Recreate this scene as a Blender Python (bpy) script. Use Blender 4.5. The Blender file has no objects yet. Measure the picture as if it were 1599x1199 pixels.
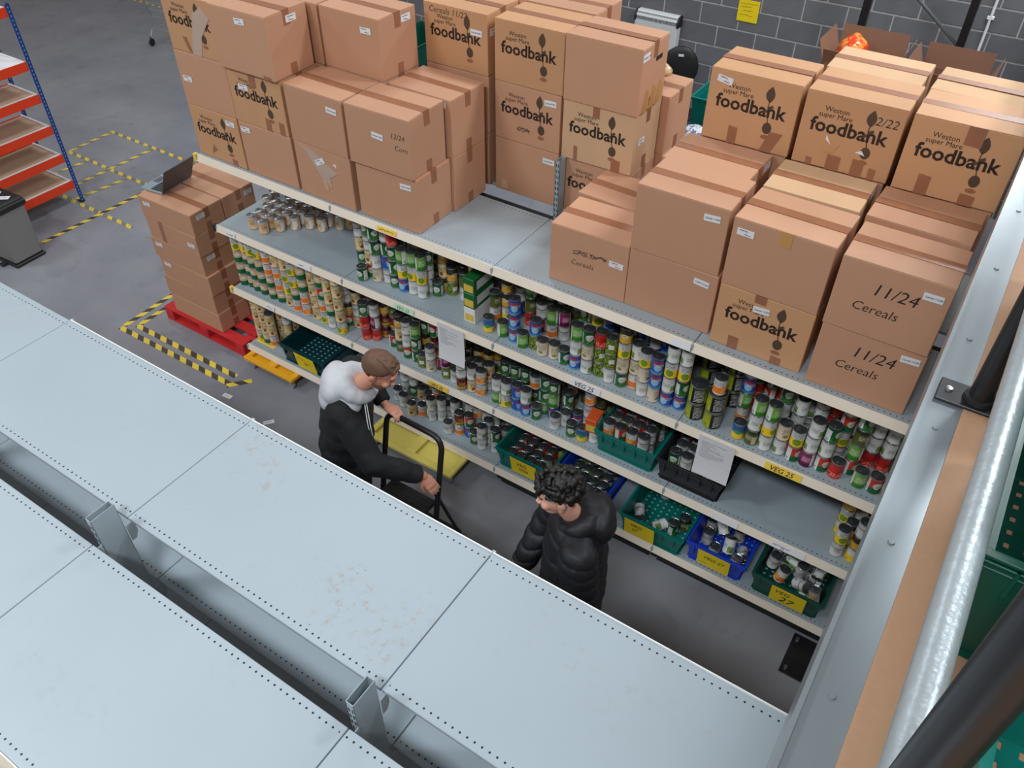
import bpy, bmesh, math, random
from mathutils import Vector, Matrix, Euler, noise
random.seed(11)
PI = math.pi
sc = bpy.context.scene
COL = sc.collection

# ------------------------------------------------------------------ camera
cam_d = bpy.data.cameras.new('camera'); cam = bpy.data.objects.new('camera', cam_d); COL.objects.link(cam)
cam_d.sensor_fit = 'HORIZONTAL'; cam_d.sensor_width = 36.0
cam_d.lens = 1281.2 / 1599 * 36.0
cam_d.clip_start = 0.02; cam_d.clip_end = 100
R = Matrix(((0.83602782, -0.372761, 0.4026248), (0.54865302, 0.55976294, -0.62100347), (0.00611143, 0.74007749, 0.67249383)))
cam.matrix_world = Matrix.Translation((2.2479, -3.2545, 4.5663)) @ R.to_4x4()
sc.camera = cam
# ------------------------------------------------------------------ world, lamps, exposure
w = bpy.data.worlds.new('hall_ambient'); sc.world = w; w.use_nodes = True
w.node_tree.nodes['Background'].inputs[0].default_value = (1.0, 0.89, 0.80, 1)
w.node_tree.nodes['Background'].inputs[1].default_value = 0.28
sc.view_settings.view_transform = 'Standard'; sc.view_settings.look = 'None'
sc.view_settings.exposure = 0.0; sc.view_settings.gamma = 1.0; sc.view_settings.use_curve_mapping = False
LAMPS = [(-7.5, -2.5, 130), (-8.0, 3.0, 60), (-2.6, -4.9, 200), (-2.6, 2.6, 95), (2.0, -5.2, 262), (3.3, 2.4, 200), (2.45, 5.3, 130), (6.0, 0.5, 140)]
for i, (lx, ly, le) in enumerate(LAMPS):
    d = bpy.data.lights.new('high_bay_light', 'AREA'); d.shape = 'RECTANGLE'; d.size = 1.5; d.size_y = 0.7
    d.energy = le; d.color = (0.88, 0.955, 1.0)
    o = bpy.data.objects.new('high_bay_light', d); COL.objects.link(o); o.location = (lx, ly, 5.6 if ly > 5 else 7.2)  # back-wall lamp added low so that it reflects in the zinc edge

# ------------------------------------------------------------------ materials
def srgb(r, g, b):
    f = lambda c: ((c / 255 + 0.055) / 1.055) ** 2.4 if c > 10 else c / 255 / 12.92
    return (f(r), f(g), f(b), 1)
class NT:
    def __init__(s, m):
        m.use_nodes = True; s.t = m.node_tree; s.b = s.t.nodes['Principled BSDF']; s.n = s.t.nodes.new
    def node(s, typ, **k):
        n = s.n(typ)
        for a, v in k.items(): setattr(n, a, v)
        return n
    def link(s, a, b): s.t.links.new(a, b)
    def val(s, sock, v):
        if hasattr(v, 'is_linked') or isinstance(v, bpy.types.NodeSocket): s.link(v, sock)
        else: sock.default_value = v
    def math(s, op, a, b=0.0):
        n = s.node('ShaderNodeMath', operation=op); s.val(n.inputs[0], a); s.val(n.inputs[1], b); return n.outputs[0]
    def mix(s, f, a, b):
        n = s.node('ShaderNodeMix', data_type='RGBA'); s.val(n.inputs[0], f); s.val(n.inputs[6], a); s.val(n.inputs[7], b); return n.outputs[2]
    def coord(s, k='Object'): return s.node('ShaderNodeTexCoord').outputs[k]
    def xyz(s, v):
        n = s.node('ShaderNodeSeparateXYZ'); s.link(v, n.inputs[0]); return n.outputs
    def noise(s, scale, detail=3, vec=None, rough=0.5):
        n = s.node('ShaderNodeTexNoise'); n.inputs['Scale'].default_value = scale; n.inputs['Detail'].default_value = detail
        n.inputs['Roughness'].default_value = rough
        s.link(vec if vec is not None else s.coord(), n.inputs['Vector']); return n.outputs[0]
    def ramp(s, v, a, b):
        n = s.node('ShaderNodeMapRange'); n.inputs[1].default_value = a; n.inputs[2].default_value = b; s.link(v, n.inputs[0]); return n.outputs[0]
    def rnd(s): return s.node('ShaderNodeObjectInfo').outputs['Random']
    def bump(s, h, strength=0.2, dist=0.01):
        n = s.node('ShaderNodeBump'); n.inputs['Strength'].default_value = strength; n.inputs['Distance'].default_value = dist
        s.link(h, n.inputs['Height']); s.link(n.outputs[0], s.b.inputs['Normal'])
MATS = {}
def mat(name, col, rough=0.6, metal=0.0, var=0.0, nz=0.0, nscale=8.0, bump=0.0, bscale=60.0, spec=None):
    if name in MATS: return MATS[name]
    m = bpy.data.materials.new(name); MATS[name] = m; t = NT(m); c = (col[0], col[1], col[2], 1)
    t.b.inputs['Roughness'].default_value = rough; t.b.inputs['Metallic'].default_value = metal
    if spec is not None: t.b.inputs['Specular IOR Level'].default_value = spec
    out = None
    if var or nz:
        f = 1.0
        if nz: f = t.math('ADD', t.math('MULTIPLY', t.math('SUBTRACT', t.noise(nscale, 4), 0.5), nz * 2), 1.0)
        if var: f = t.math('MULTIPLY', f, t.math('ADD', t.math('MULTIPLY', t.math('SUBTRACT', t.rnd(), 0.5), var * 2), 1.0))
        n = t.node('ShaderNodeVectorMath', operation='SCALE'); n.inputs[0].default_value = c[:3]; t.link(f, n.inputs['Scale'])
        t.link(n.outputs[0], t.b.inputs['Base Color'])
    else: t.b.inputs['Base Color'].default_value = c
    if bump: t.bump(t.noise(bscale, 3), bump, 0.004)
    return m
def shelf_mat(name, col, dirt):
    m = bpy.data.materials.new(name); t = NT(m); o = t.coord(); x, y, z = t.xyz(o)
    dx = t.math('MULTIPLY', t.math('SUBTRACT', t.math('FRACT', t.math('DIVIDE', x, 0.02775)), 0.5), 0.02775)
    d2 = t.math('MULTIPLY', dx, dx)
    def row(yc):
        e = t.math('SUBTRACT', y, yc); return t.math('ADD', t.math('MULTIPLY', e, e), d2)
    hole = t.math('LESS_THAN', t.math('MINIMUM', row(0.03), row(0.605)), 0.0038 ** 2)
    hole = t.math('MULTIPLY', hole, t.math('GREATER_THAN', t.math('SUBTRACT', 1.235, x), 0.0))
    n = t.node('ShaderNodeVectorMath', operation='ADD'); t.link(o, n.inputs[0])
    cmb = t.node('ShaderNodeCombineXYZ'); r7 = t.math('MULTIPLY', t.rnd(), 37.0); t.link(r7, cmb.inputs[0]); t.link(r7, cmb.inputs[1]); t.link(cmb.outputs[0], n.inputs[1])
    v = n.outputs[0]
    big = t.ramp(t.noise(2.2, 2, v), 0.3, 0.75)
    base = t.mix(t.math('MULTIPLY', big, 0.16), col, tuple(c * 0.72 for c in col[:3]) + (1,))
    smear = t.math('MULTIPLY', t.ramp(t.noise(3.0, 2, v), 0.52, 0.66), t.ramp(t.noise(26.0, 6, v, 0.7), 0.52, 0.72))
    base = t.mix(t.math('MULTIPLY', smear, dirt), base, srgb(150, 128, 104))
    fleck = t.math('MULTIPLY', t.ramp(t.noise(70.0, 2, v), 0.735, 0.76), t.ramp(t.noise(4.0, 2, v), 0.5, 0.6))
    base = t.mix(t.math('MULTIPLY', fleck, dirt * 0.8), base, srgb(95, 78, 62))
    t.link(t.mix(hole, base, (0.012, 0.012, 0.014, 1)), t.b.inputs['Base Color'])
    t.b.inputs['Roughness'].default_value = 0.42
    return m
SHELF = srgb(164, 176, 184)
M_shelf = shelf_mat('grey_shelf_paint', SHELF, 0.25)
M_shelf_d = shelf_mat('scuffed_shelf_paint', SHELF, 1.0)
M_steel = mat('grey_painted_steel', srgb(158, 170, 177), 0.4, nz=0.05)
M_rail = mat('cream_price_rail', srgb(244, 231, 213), 0.45, nz=0.06, nscale=5)
M_railw = mat('white_price_rail', srgb(240, 240, 240), 0.35)
M_card = mat('cardboard', srgb(197, 148, 118), 0.6, var=0.05, nz=0.05, nscale=5, spec=0.5)
M_cardy = mat('yellow_cardboard', srgb(203, 153, 112), 0.6, var=0.05, nz=0.06, nscale=5, spec=0.5)
M_cardp = mat('pale_cardboard', srgb(208, 170, 134), 0.78, var=0.04, nz=0.08, nscale=4, spec=0.3)
M_tape = mat('brown_tape', srgb(158, 106, 78), 0.22, nz=0.1, nscale=12)
M_tapey = mat('amber_tape', srgb(200, 150, 90), 0.2, nz=0.1, nscale=12)
M_torn = mat('torn_liner', srgb(190, 165, 150), 0.8, nz=0.1)
M_ink = mat('dark_print', srgb(44, 30, 24), 0.7)
M_ink2 = mat('grey_print', srgb(84, 64, 50), 0.7)
M_pen = mat('pen_ink', srgb(40, 34, 34), 0.6)
M_paper = mat('white_paper', srgb(232, 232, 236), 0.6)
M_yel = mat('yellow_card', srgb(248, 218, 20), 0.55)
M_yel2 = mat('amber_label', srgb(250, 212, 80), 0.5)
M_mint = mat('mint_label', srgb(205, 226, 205), 0.5)
M_green_pen = mat('green_pen', srgb(40, 150, 70), 0.6)
M_tin = mat('tin_metal', (0.5, 0.51, 0.53), 0.28, 0.9, nz=0.1, nscale=30)
M_tin_shaded = mat('shaded_tin_lid', (0.10, 0.105, 0.11), 0.36, 0.7, nz=0.1, nscale=30)  # tin metal darkened: shade and dark reflections put into the lid colour
M_black = mat('black_plastic', (0.012, 0.012, 0.013), 0.5)
M_blackm = mat('black_metal', (0.014, 0.014, 0.016), 0.38)
M_galv = mat('galvanised_tube', (0.42, 0.47, 0.50), 0.36, 0.35, nz=0.12, nscale=55, bump=0.25, bscale=80)
M_silver = mat('zinc_plate', (0.24, 0.27, 0.29), 0.30, 0.35, nz=0.06, nscale=6)
M_red = mat('red_pallet_paint', srgb(205, 40, 42), 0.6, nz=0.18, nscale=9)
M_orange = mat('orange_beam', srgb(226, 62, 20), 0.42)
M_blue = mat('blue_post', srgb(12, 62, 140), 0.45)
M_white = mat('white_panel', srgb(236, 237, 240), 0.5)
M_chip = mat('chipboard', srgb(196, 164, 140), 0.8, nz=0.08, nscale=90)

# ------------------------------------------------------------------ mesh helpers
class MB:
    def __init__(s): s.v = []; s.f = []; s.m = []; s.uv = None
    def add(s, vs, fs, m=0, M=None):
        o = len(s.v)
        s.v += [tuple(M @ Vector(p)) for p in vs] if M is not None else [tuple(p) for p in vs]
        s.f += [tuple(i + o for i in f) for f in fs]; s.m += [m] * len(fs); return s
    def box(s, x0, x1, y0, y1, z0, z1, m=0, M=None):
        return s.add([(x0, y0, z0), (x1, y0, z0), (x1, y1, z0), (x0, y1, z0), (x0, y0, z1), (x1, y0, z1), (x1, y1, z1), (x0, y1, z1)],
                     [(0, 3, 2, 1), (4, 5, 6, 7), (0, 1, 5, 4), (1, 2, 6, 5), (2, 3, 7, 6), (3, 0, 4, 7)], m, M)
    def taper(s, x0, x1, y0, y1, z0, z1, i, m=0, M=None):      # box whose bottom is inset by i
        return s.add([(x0 + i, y0 + i, z0), (x1 - i, y0 + i, z0), (x1 - i, y1 - i, z0), (x0 + i, y1 - i, z0), (x0, y0, z1), (x1, y0, z1), (x1, y1, z1), (x0, y1, z1)],
                     [(0, 3, 2, 1), (4, 5, 6, 7), (0, 1, 5, 4), (1, 2, 6, 5), (2, 3, 7, 6), (3, 0, 4, 7)], m, M)
    def prism(s, poly, y0, y1, m=0, M=None):                    # poly in xz, extruded along y
        n = len(poly); vs = [(x, y0, z) for x, z in poly] + [(x, y1, z) for x, z in poly]
        fs = [tuple(range(n)), tuple(range(2 * n - 1, n - 1, -1))] + [(i, i + n, (i + 1) % n + n, (i + 1) % n) for i in range(n)]
        return s.add(vs, fs, m, M)
    def tube(s, path, r, n=10, m=0, caps=True, M=None):
        P = [Vector(p) for p in path]; rr = r if isinstance(r, (list, tuple)) else [r] * len(P); rings = []; up = None
        for i, p in enumerate(P):
            t = (P[min(i + 1, len(P) - 1)] - P[max(i - 1, 0)]).normalized()
            if up is None: up = t.orthogonal().normalized()
            a = (up - t * up.dot(t)).normalized(); b = t.cross(a); up = a
            rings.append([p + (a * math.cos(2 * PI * k / n) + b * math.sin(2 * PI * k / n)) * rr[i] for k in range(n)])
        vs = [q for rg in rings for q in rg]; fs = []
        for i in range(len(P) - 1):
            for k in range(n): fs.append((i * n + k, i * n + (k + 1) % n, (i + 1) * n + (k + 1) % n, (i + 1) * n + k))
        if caps: fs += [tuple(range(n - 1, -1, -1)), tuple((len(P) - 1) * n + k for k in range(n))]
        return s.add(vs, fs, m, M)
    def lathe(s, prof, n=20, mats=None, M=None):
        o = len(prof); vs = [(r * math.cos(2 * PI * k / n), r * math.sin(2 * PI * k / n), z) for k in range(n) for r, z in prof]
        for i in range(o - 1):
            s_f = [(k * o + i, ((k + 1) % n) * o + i, ((k + 1) % n) * o + i + 1, k * o + i + 1) for k in range(n)]
            if i == 0: base = len(s.v); s.add(vs, [], 0, M)
            s.f += [tuple(j + base for j in f) for f in s_f]; s.m += [mats[i] if mats else 0] * n
        return s
    def ell(s, c, r, m=0, nu=14, nv=9, M=None):
        vs = [(0, 0, -1)] + [(math.cos(2 * PI * k / nu) * math.cos(a), math.sin(2 * PI * k / nu) * math.cos(a), math.sin(a)) for j in range(1, nv) for a in [-PI / 2 + PI * j / nv] for k in range(nu)] + [(0, 0, 1)]
        T = Matrix.Translation(c) @ (M if M is not None else Matrix.Identity(4)) @ Matrix.Diagonal((r[0], r[1], r[2], 1))
        fs = [(0, 1 + (k + 1) % nu, 1 + k) for k in range(nu)]
        for j in range(nv - 2): fs += [(1 + j * nu + k, 1 + j * nu + (k + 1) % nu, 1 + (j + 1) * nu + (k + 1) % nu, 1 + (j + 1) * nu + k) for k in range(nu)]
        e = len(vs) - 1; fs += [(e, 1 + (nv - 2) * nu + k, 1 + (nv - 2) * nu + (k + 1) % nu) for k in range(nu)]
        return s.add(vs, fs, m, T)
    def mesh(s, me, M=None, m=0):
        return s.add([v.co for v in me.vertices], [tuple(p.vertices) for p in me.polygons], m, M)
    def data(s, name, mats, smooth=False, bevel=0.0):
        me = bpy.data.meshes.new(name); me.from_pydata(s.v, [], s.f)
        for q in (mats if isinstance(mats, (list, tuple)) else [mats]): me.materials.append(q)
        me.polygons.foreach_set('material_index', s.m)
        if bevel:
            b = bmesh.new(); b.from_mesh(me)
            es = [e for e in b.edges if len(e.link_faces) == 2 and e.calc_face_angle(0) > 0.6]
            bmesh.ops.bevel(b, geom=es, offset=bevel, segments=1, affect='EDGES', profile=0.6, clamp_overlap=True); b.to_mesh(me); b.free()
        if smooth: me.polygons.foreach_set('use_smooth', [True] * len(me.polygons)); me.update()
        if smooth == 'auto': me.set_sharp_from_angle(angle=0.7)
        return me
    def build(s, name, mats, parent=None, smooth=False, bevel=0.0, **k): return inst(name, s.data(name, mats, smooth, bevel), parent, **k)
def inst(name, data, parent=None, loc=(0, 0, 0), rot=(0, 0, 0), **props):
    o = bpy.data.objects.new(name, data); COL.objects.link(o); o.parent = parent; o.location = loc; o.rotation_euler = rot
    for a, v in props.items(): o[a] = v
    return o
LABELS = set()
def tag(o, label, cat, group=None):
    o['label'] = label; o['category'] = cat
    if group: o['group'] = group
    return o
def thing(name, label, cat, loc=(0, 0, 0), rz=0.0, group=None): return tag(inst(name, None, None, loc, (0, 0, rz)), label, cat, group)
_tx = {}
def text(s, size=0.1, bold=0.0, shear=0.0, align='LEFT'):
    k = (s, size, bold, shear, align)
    if k in _tx: return _tx[k]
    c = bpy.data.curves.new('t', 'FONT'); c.body = s; c.size = size; c.offset = bold; c.shear = shear; c.align_x = align; c.resolution_u = 2; c.space_line = 0.85
    o = bpy.data.objects.new('t', c); me = bpy.data.meshes.new_from_object(o); bpy.data.objects.remove(o); _tx[k] = me; return me
FRONT = Matrix(((1, 0, 0, 0), (0, 0, -1, 0), (0, 1, 0, 0), (0, 0, 0, 1)))      # xy-plane art -> xz-plane facing -y
SIDE = Matrix.Rotation(PI / 2, 4, 'Z') @ FRONT                                   # facing +x
def squiggle(mb, x, y, l, h, m=0, M=None, seed=0, w=0.0016):
    rg = random.Random(seed); n = max(6, int(l / (h * 0.45))); pts = [(x + l * i / n, y + rg.uniform(-0.5, 0.5) * h) for i in range(n + 1)]
    for (a, b), (c, d) in zip(pts, pts[1:]):
        L = math.hypot(c - a, d - b) or 1; nx, ny = -(d - b) / L * w, (c - a) / L * w
        mb.add([(a - nx, b - ny, 0), (c - nx, d - ny, 0), (c + nx, d + ny, 0), (a + nx, b + ny, 0)], [(0, 1, 2, 3)], m, M)
T = Matrix.Translation
def Rz(a): return Matrix.Rotation(a, 4, 'Z')
def card_mesh(wd, ht, lines, paper=None, ink=None, M=FRONT, th=0.0008, curl=0.0, shear=0.25):
    """a paper card lying in its own plane with writing: lines = (x, y, text, size) or (x, y, None, len, h)"""
    mb = MB(); n = 6; vs = []; 
    for j in (0, 1):
        for i in range(n + 1):
            for k in (0, 1):
                y = -ht / 2 + ht * i / n; vs.append((-wd / 2 + wd * k, y, (th if j else 0) + curl * ((0.5 - i / n) * 1.0) ** 2 * (1 if i < n / 2 else 0.2)))
    q = 2 * (n + 1); fs = []
    for i in range(n): fs += [(2 * i, 2 * i + 2, 2 * i + 3, 2 * i + 1), (q + 2 * i, q + 2 * i + 1, q + 2 * i + 3, q + 2 * i + 2), (2 * i, q + 2 * i, q + 2 * i + 2, 2 * i + 2), (2 * i + 1, 2 * i + 3, q + 2 * i + 3, q + 2 * i + 1)]
    fs += [(0, 1, q + 1, q), (2 * n, q + 2 * n, q + 2 * n + 1, 2 * n + 1)]
    mb.add(vs, fs, 0, M)
    for i, ln in enumerate(lines):
        t = ln[1] / ht - (0.06 if ln[2] is None else 0.0); zc = th + 0.0012 + curl * t * t * (1.0 if t < 0 else 0.2); tilt = Matrix.Rotation(math.atan(2 * curl * t / ht * (1.0 if t < 0 else 0.2)), 4, 'X')
        if ln[2] is None: squiggle(mb, 0, 0, ln[3], ln[4], 1, M @ T((ln[0], ln[1], zc)) @ tilt, seed=int(ln[0] * -991 + ln[1] * 773 + i * 31) % 997, w=0.0013)
        else: mb.mesh(text(ln[2], ln[3], ln[3] * 0.008, shear), M @ T((ln[0], ln[1], zc)) @ tilt, 1)
    return mb.data('card', [paper or M_paper, ink or M_pen])
# ------------------------------------------------------------------ setting: floor, block wall, mezzanine
def floor_mat():
    m = bpy.data.materials.new('worn_concrete'); t = NT(m)
    a = t.noise(0.7, 5, rough=0.6); b = t.noise(3.5, 6, rough=0.65); c = t.noise(38, 3)
    k = t.mix(t.ramp(a, 0.35, 0.68), srgb(126, 128, 138), srgb(148, 149, 155))
    k = t.mix(t.math('MULTIPLY', t.ramp(b, 0.56, 0.74), 0.55), k, srgb(104, 104, 110))
    k = t.mix(t.math('MULTIPLY', t.ramp(t.noise(9, 6, rough=0.75), 0.62, 0.72), 0.35), k, srgb(166, 166, 170))
    t.link(k, t.b.inputs['Base Color']); t.link(t.ramp(b, -0.6, 1.3), t.b.inputs['Roughness']); t.bump(c, 0.06, 0.003)
    return m
o = MB().box(-17, 9, -7, 6.3, -0.15, 0).build('floor', floor_mat()); o['kind'] = 'structure'
def wall_mat():
    m = bpy.data.materials.new('mortar'); t = NT(m)
    t.link(t.mix(t.ramp(t.noise(20, 4), 0.3, 0.7), srgb(172, 170, 170), srgb(200, 198, 198)), t.b.inputs['Base Color']); t.b.inputs['Roughness'].default_value = 0.9
    return m
M_block = mat('concrete_block', srgb(108, 109, 114), 0.9, var=0.07, nz=0.16, nscale=7, bump=0.5, bscale=120)
M_mortar = wall_mat()
wall = MB().box(-17, 9, 6.0, 6.3, 0, 6.5).build('wall_back', M_mortar); wall['kind'] = 'structure'
blk = MB().box(0, 0.435, 0, 0.008, 0, 0.210).data('block', M_block, bevel=0.003)
for r in range(13):
    for c in range(22):
        inst('block', blk, wall, (-6.2 + c * 0.45 + (0.225 if r % 2 else 0), 5.994, 0.012 + r * 0.225))
# mezzanine the photographer stands on: zinc edge angle, board deck, joist face and column
ZM = 3.15
mz = MB().box(2.30, 2.40, -6.5, 5.5, ZM - 0.006, ZM).box(2.296, 2.306, -6.5, 5.5, ZM - 0.22, ZM + 0.012)
for i in range(26):
    yy = -5.2 + i * 0.41; mz.lathe([(0.0001, 0.004), (0.006, 0.004), (0.008, 0)], 8, M=T((2.345, yy, ZM)))
o = mz.build('trim_1', M_silver); o['kind'] = 'structure'
M_deck = mat('deck_board', srgb(178, 138, 108), 0.7, nz=0.07, nscale=70)
dk = MB()
dk.box(2.388, 6.5, -6.5, 5.5, ZM - 0.035, ZM + 0.003); o = dk.build('floor_mezzanine', M_deck); o['kind'] = 'structure'
colm = thing('mezzanine_column', 'black steel base plate and column standing on floor under the platform edge', 'column', (2.46, -0.14, 0))
MB().box(-0.22, 0.22, -0.15, 0.15, 0, 0.012).build('base_plate', M_blackm, colm, bevel=0.002)
for bx, by in ((-0.19, 0.11), (-0.19, -0.11), (0.19, 0.11), (0.19, -0.11)):
    MB().lathe([(0.0001, 0.014), (0.011, 0.014), (0.012, 0)], 6).build('bolt', M_tin, colm, loc=(bx, by, 0.012))
MB().box(-0.06, 0.06, -0.06, 0.06, 0.012, ZM - 0.22).build('post', M_blackm, colm, bevel=0.004)
hr = thing('handrail', 'galvanised tube handrail on black posts along the platform edge', 'handrail', (2.412, -1.36, ZM + 0.004))
for py in (0.0, -1.36):
    p = MB().tube([(0, py, 0.008), (0, py, 1.15)], 0.0275, 20).build('post', M_blackm, hr, smooth='auto')
    pl = MB().box(-0.095, 0.095, py - 0.045, py + 0.045, -0.001, 0.008).build('base_plate', M_blackm, hr, bevel=0.002)
    for bx in (-0.07, 0.07):
        MB().lathe([(0.0001, 0.008), (0.008, 0.007), (0.010, 0)], 10).build('bolt', M_tin, pl, loc=(bx, py, 0.008))
    MB().lathe([(0.0275, 0), (0.038, 0.002), (0.036, 0.012), (0.0275, 0.016)], 20, M=T((0, py, 0.008))).build('collar', M_blackm, hr, smooth='auto')
MB().tube([(0, -4.4, 0.425), (0, 3.6, 0.425)], 0.0245, 24).build('mid_rail', M_galv, hr, smooth='auto')
MB().tube([(0, -4.4, 1.12), (0, 3.6, 1.12)], 0.0245, 24).build('top_rail', M_galv, hr, smooth='auto')

# ------------------------------------------------------------------ gondola shelving
def shelf_mesh(wd, dp, m):
    mb = MB().box(0.002, wd - 0.002, 0, dp, -0.018, 0).box(0.002, wd - 0.002, 0.0, 0.012, -0.045, -0.018)
    return mb.data('shelf', m, bevel=0.002)
def rail_mesh(wd, m, h=0.046):
    return MB().add([(0.003, -0.004, 0.006), (wd - 0.003, -0.004, 0.006), (wd - 0.003, 0.0, 0.006), (0.003, 0.0, 0.006), (0.003, -0.02, -h), (wd - 0.003, -0.02, -h), (wd - 0.003, 0.0, -h), (0.003, 0.0, -h)],
                    [(0, 1, 2, 3), (7, 6, 5, 4), (0, 4, 5, 1), (1, 5, 6, 2), (2, 6, 7, 3), (3, 7, 4, 0)]).data('price_rail', m)
def upright_mesh(h, d=0.10, slots=(1.6, 2.3)):
    mb = MB(); t = 0.0025
    for a in ((-0.016, -0.016 + t, 0, d), (0.016 - t, 0.016, 0, d), (-0.016, 0.016, 0, t), (-0.016, 0.016, d - t, d)): mb.box(a[0], a[1], a[2], a[3], 0, h)
    z = slots[0]
    while z < min(h - 0.03, slots[1]):
        for sx in (-0.007, 0.007): mb.box(sx - 0.0028, sx + 0.0028, -0.0006, 0.0, z, z + 0.022, 1)
        for sx in (-0.007, 0.007): mb.box(sx - 0.0028, sx + 0.0028, d, d + 0.0006, z, z + 0.022, 1)
        z += 0.038
    return mb.data('upright', [M_steel, M_black])
foot = MB().box(-0.02, 0.02, 0.03, 0.60, 0.0, 0.12).data('base_foot', M_black)
clip = MB().box(-0.007, 0.007, -0.017, 0.01, -0.052, -0.002).data('bracket', M_steel)
def gondola(root, xs, W, y0, dp, zs, facing, m_sh, m_rail, special={}, norail=()):
    """one side of a gondola: facing=-1 front edge at y0 opening to -y, facing=+1 mirrored"""
    sm = {k: shelf_mesh(W, dp, k) for k in (m_sh, M_shelf_d)}; rm = rail_mesh(W, m_rail)
    out = {}
    for i, x in enumerate(xs):
        for l, z in enumerate(zs):
            m = special.get((i, l), m_sh)
            s = inst('shelf', sm[m], root, (x, y0, z) if facing < 0 else (x + W, y0, z), (0, 0, 0 if facing < 0 else PI)); out[(i, l)] = s
            if (i, l) not in norail: inst('price_rail', rm, s)
    for i in range(len(xs) + 1):
        for z in zs:
            inst('bracket', clip, root, (xs[0] + i * W, y0, z), (0, 0, 0 if facing < 0 else PI))
    return out
Z4, Z3, Z2, Z1 = 1.886, 1.317, 0.752, 0.174
W = 1.25
gb = thing('gondola_shelving', 'long grey gondola shelving loaded with tins and cartons along the aisle', 'shelving')
SH = gondola(gb, [-2.5, -1.25, 0, 1.25], W, 0.0, 0.635, [Z1, Z2, Z3, Z4], -1, M_shelf, M_rail)
SB = gondola(gb, [-2.5, -1.25, 0, 1.25], W, 1.45, 0.635, [Z1, Z3, Z4], 1, M_shelf, M_rail)
um = upright_mesh(2.25, 0.07)
M_shade_panel = mat('dark_shade_panel', (0.05, 0.05, 0.052), 0.7)  # panels added to shut out light; shade behind the shelves put into colour
for i in range(5):
    inst('upright', um, gb, (-2.5 + 1.25 * i, 0.697, 0)); inst('base_foot', foot, gb, (-2.5 + 1.25 * i, 0.02, 0)); inst('base_foot', foot, gb, (-2.5 + 1.25 * i, 0.80, 0))
    if i < 4: MB().box(-1.23, -0.02, 0, 0.008, 0.05, 1.84).build('shade_panel', M_shade_panel, gb, loc=(-1.25 + 1.25 * i, 0.73, 0))
for i in range(4): MB().box(0.03, 1.22, 0, 0.012, 0.002, 0.128).build('kick_plate', M_black, gb, loc=(-2.5 + 1.25 * i, 0.035 if i > 1 else 0.345, 0))  # two left plates added far back as the dark under the shelf
gf = thing('gondola_shelving', 'empty pale grey gondola shelving in the foreground with scuffed top shelves', 'shelving')
XF = [-2.543, -1.293, -0.043, 1.207]
ZF = [0.174, 0.70, 1.19, 1.68, 2.083]
gondola(gf, XF, W, -1.773, 0.63, ZF, 1, M_shelf, M_railw, {(2, 4): M_shelf_d, (3, 4): M_shelf}, norail=((0, 4),))
gondola(gf, XF, W, -3.185, 0.63, ZF, -1, M_shelf, M_rail)
um2 = upright_mesh(2.2, 0.10, (1.5, 2.2))
for i in range(5):
    inst('upright', um2, gf, (-2.543 + 1.25 * i, -2.532, 0)); inst('base_foot', foot, gf, (-2.543 + 1.25 * i, -2.42, 0)); inst('base_foot', foot, gf, (-2.543 + 1.25 * i, -3.16, 0))
    for z in (2.083, 1.68):
        for sy, y in ((1, -2.43), (-1, -2.534)):
            MB().prism([(0, -0.01), (0.035, -0.01), (0.035, -0.07), (0.02, -0.10), (0, -0.10)], -0.0015, 0.0015, M=Rz(PI / 2 * sy)).build('arm_hook', M_steel, gf, loc=(-2.543 + 1.25 * i + 0.019, y, z))
# shelf-edge cards (parts of the shelf they are stuck on)
def edge_card(key, u, wd, ht, lines, paper, ink=None, dz=-0.02):
    s = SH[key]; me = card_mesh(wd, ht, lines, paper, ink, FRONT, 0.0006)
    inst('shelf_label', me, s, (u, -0.0195, dz), (-0.27, 0, 0))
edge_card((1, 2), 0.545, 0.17, 0.042, [(-0.06, -0.014, 'VEG 25', 0.034)], M_mint, M_green_pen)
edge_card((1, 1), 0.79, 0.17, 0.040, [(-0.06, -0.013, 'VEG 25', 0.032)], M_yel2)
edge_card((2, 2), 0.665, 0.20, 0.044, [(-0.075, -0.015, 'VEG 25', 0.042)], M_paper)
edge_card((3, 2), 0.62, 0.20, 0.044, [(-0.075, -0.015, 'VEG 25', 0.042)], M_yel2)
edge_card((3, 1), 0.78, 0.20, 0.044, [(-0.085, 0.001, None, 0.10, 0.01), (-0.04, -0.017, '23', 0.02)], M_paper)
edge_card((3, 1), 0.40, 0.16, 0.044, [], M_paper)
edge_card((1, 3), 0.47, 0.15, 0.030, [(-0.06, -0.002, None, 0.12, 0.012)], M_yel2)
edge_card((0, 1), 0.42, 0.09, 0.040, [(-0.035, 0.0, None, 0.06, 0.012)], M_paper)
edge_card((0, 2), 0.16, 0.10, 0.040, [(-0.04, 0.0, None, 0.07, 0.012)], M_paper)
edge_card((0, 2), 0.90, 0.13, 0.040, [(-0.05, 0.0, None, 0.05, 0.008)], M_paper)
edge_card((2, 3), 1.19, 0.11, 0.044, [], M_paper)
s = SH[(0, 0)]; inst('shelf_label', card_mesh(0.20, 0.05, [(-0.08, 0.0, None, 0.14, 0.012)], M_yel2, None, Matrix.Identity(4)), s, (0.13, 0.085, 0.002), (0, 0, 0))
for l, z in ((3, Z4), (2, Z3), (1, Z2)):
    inst('end_cap', MB().box(-0.02, 0.004, -0.024, 0.004, -0.048, 0.008).data('end_cap', M_yel2 if l != 2 else M_black), SH[(0, l)])
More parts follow.
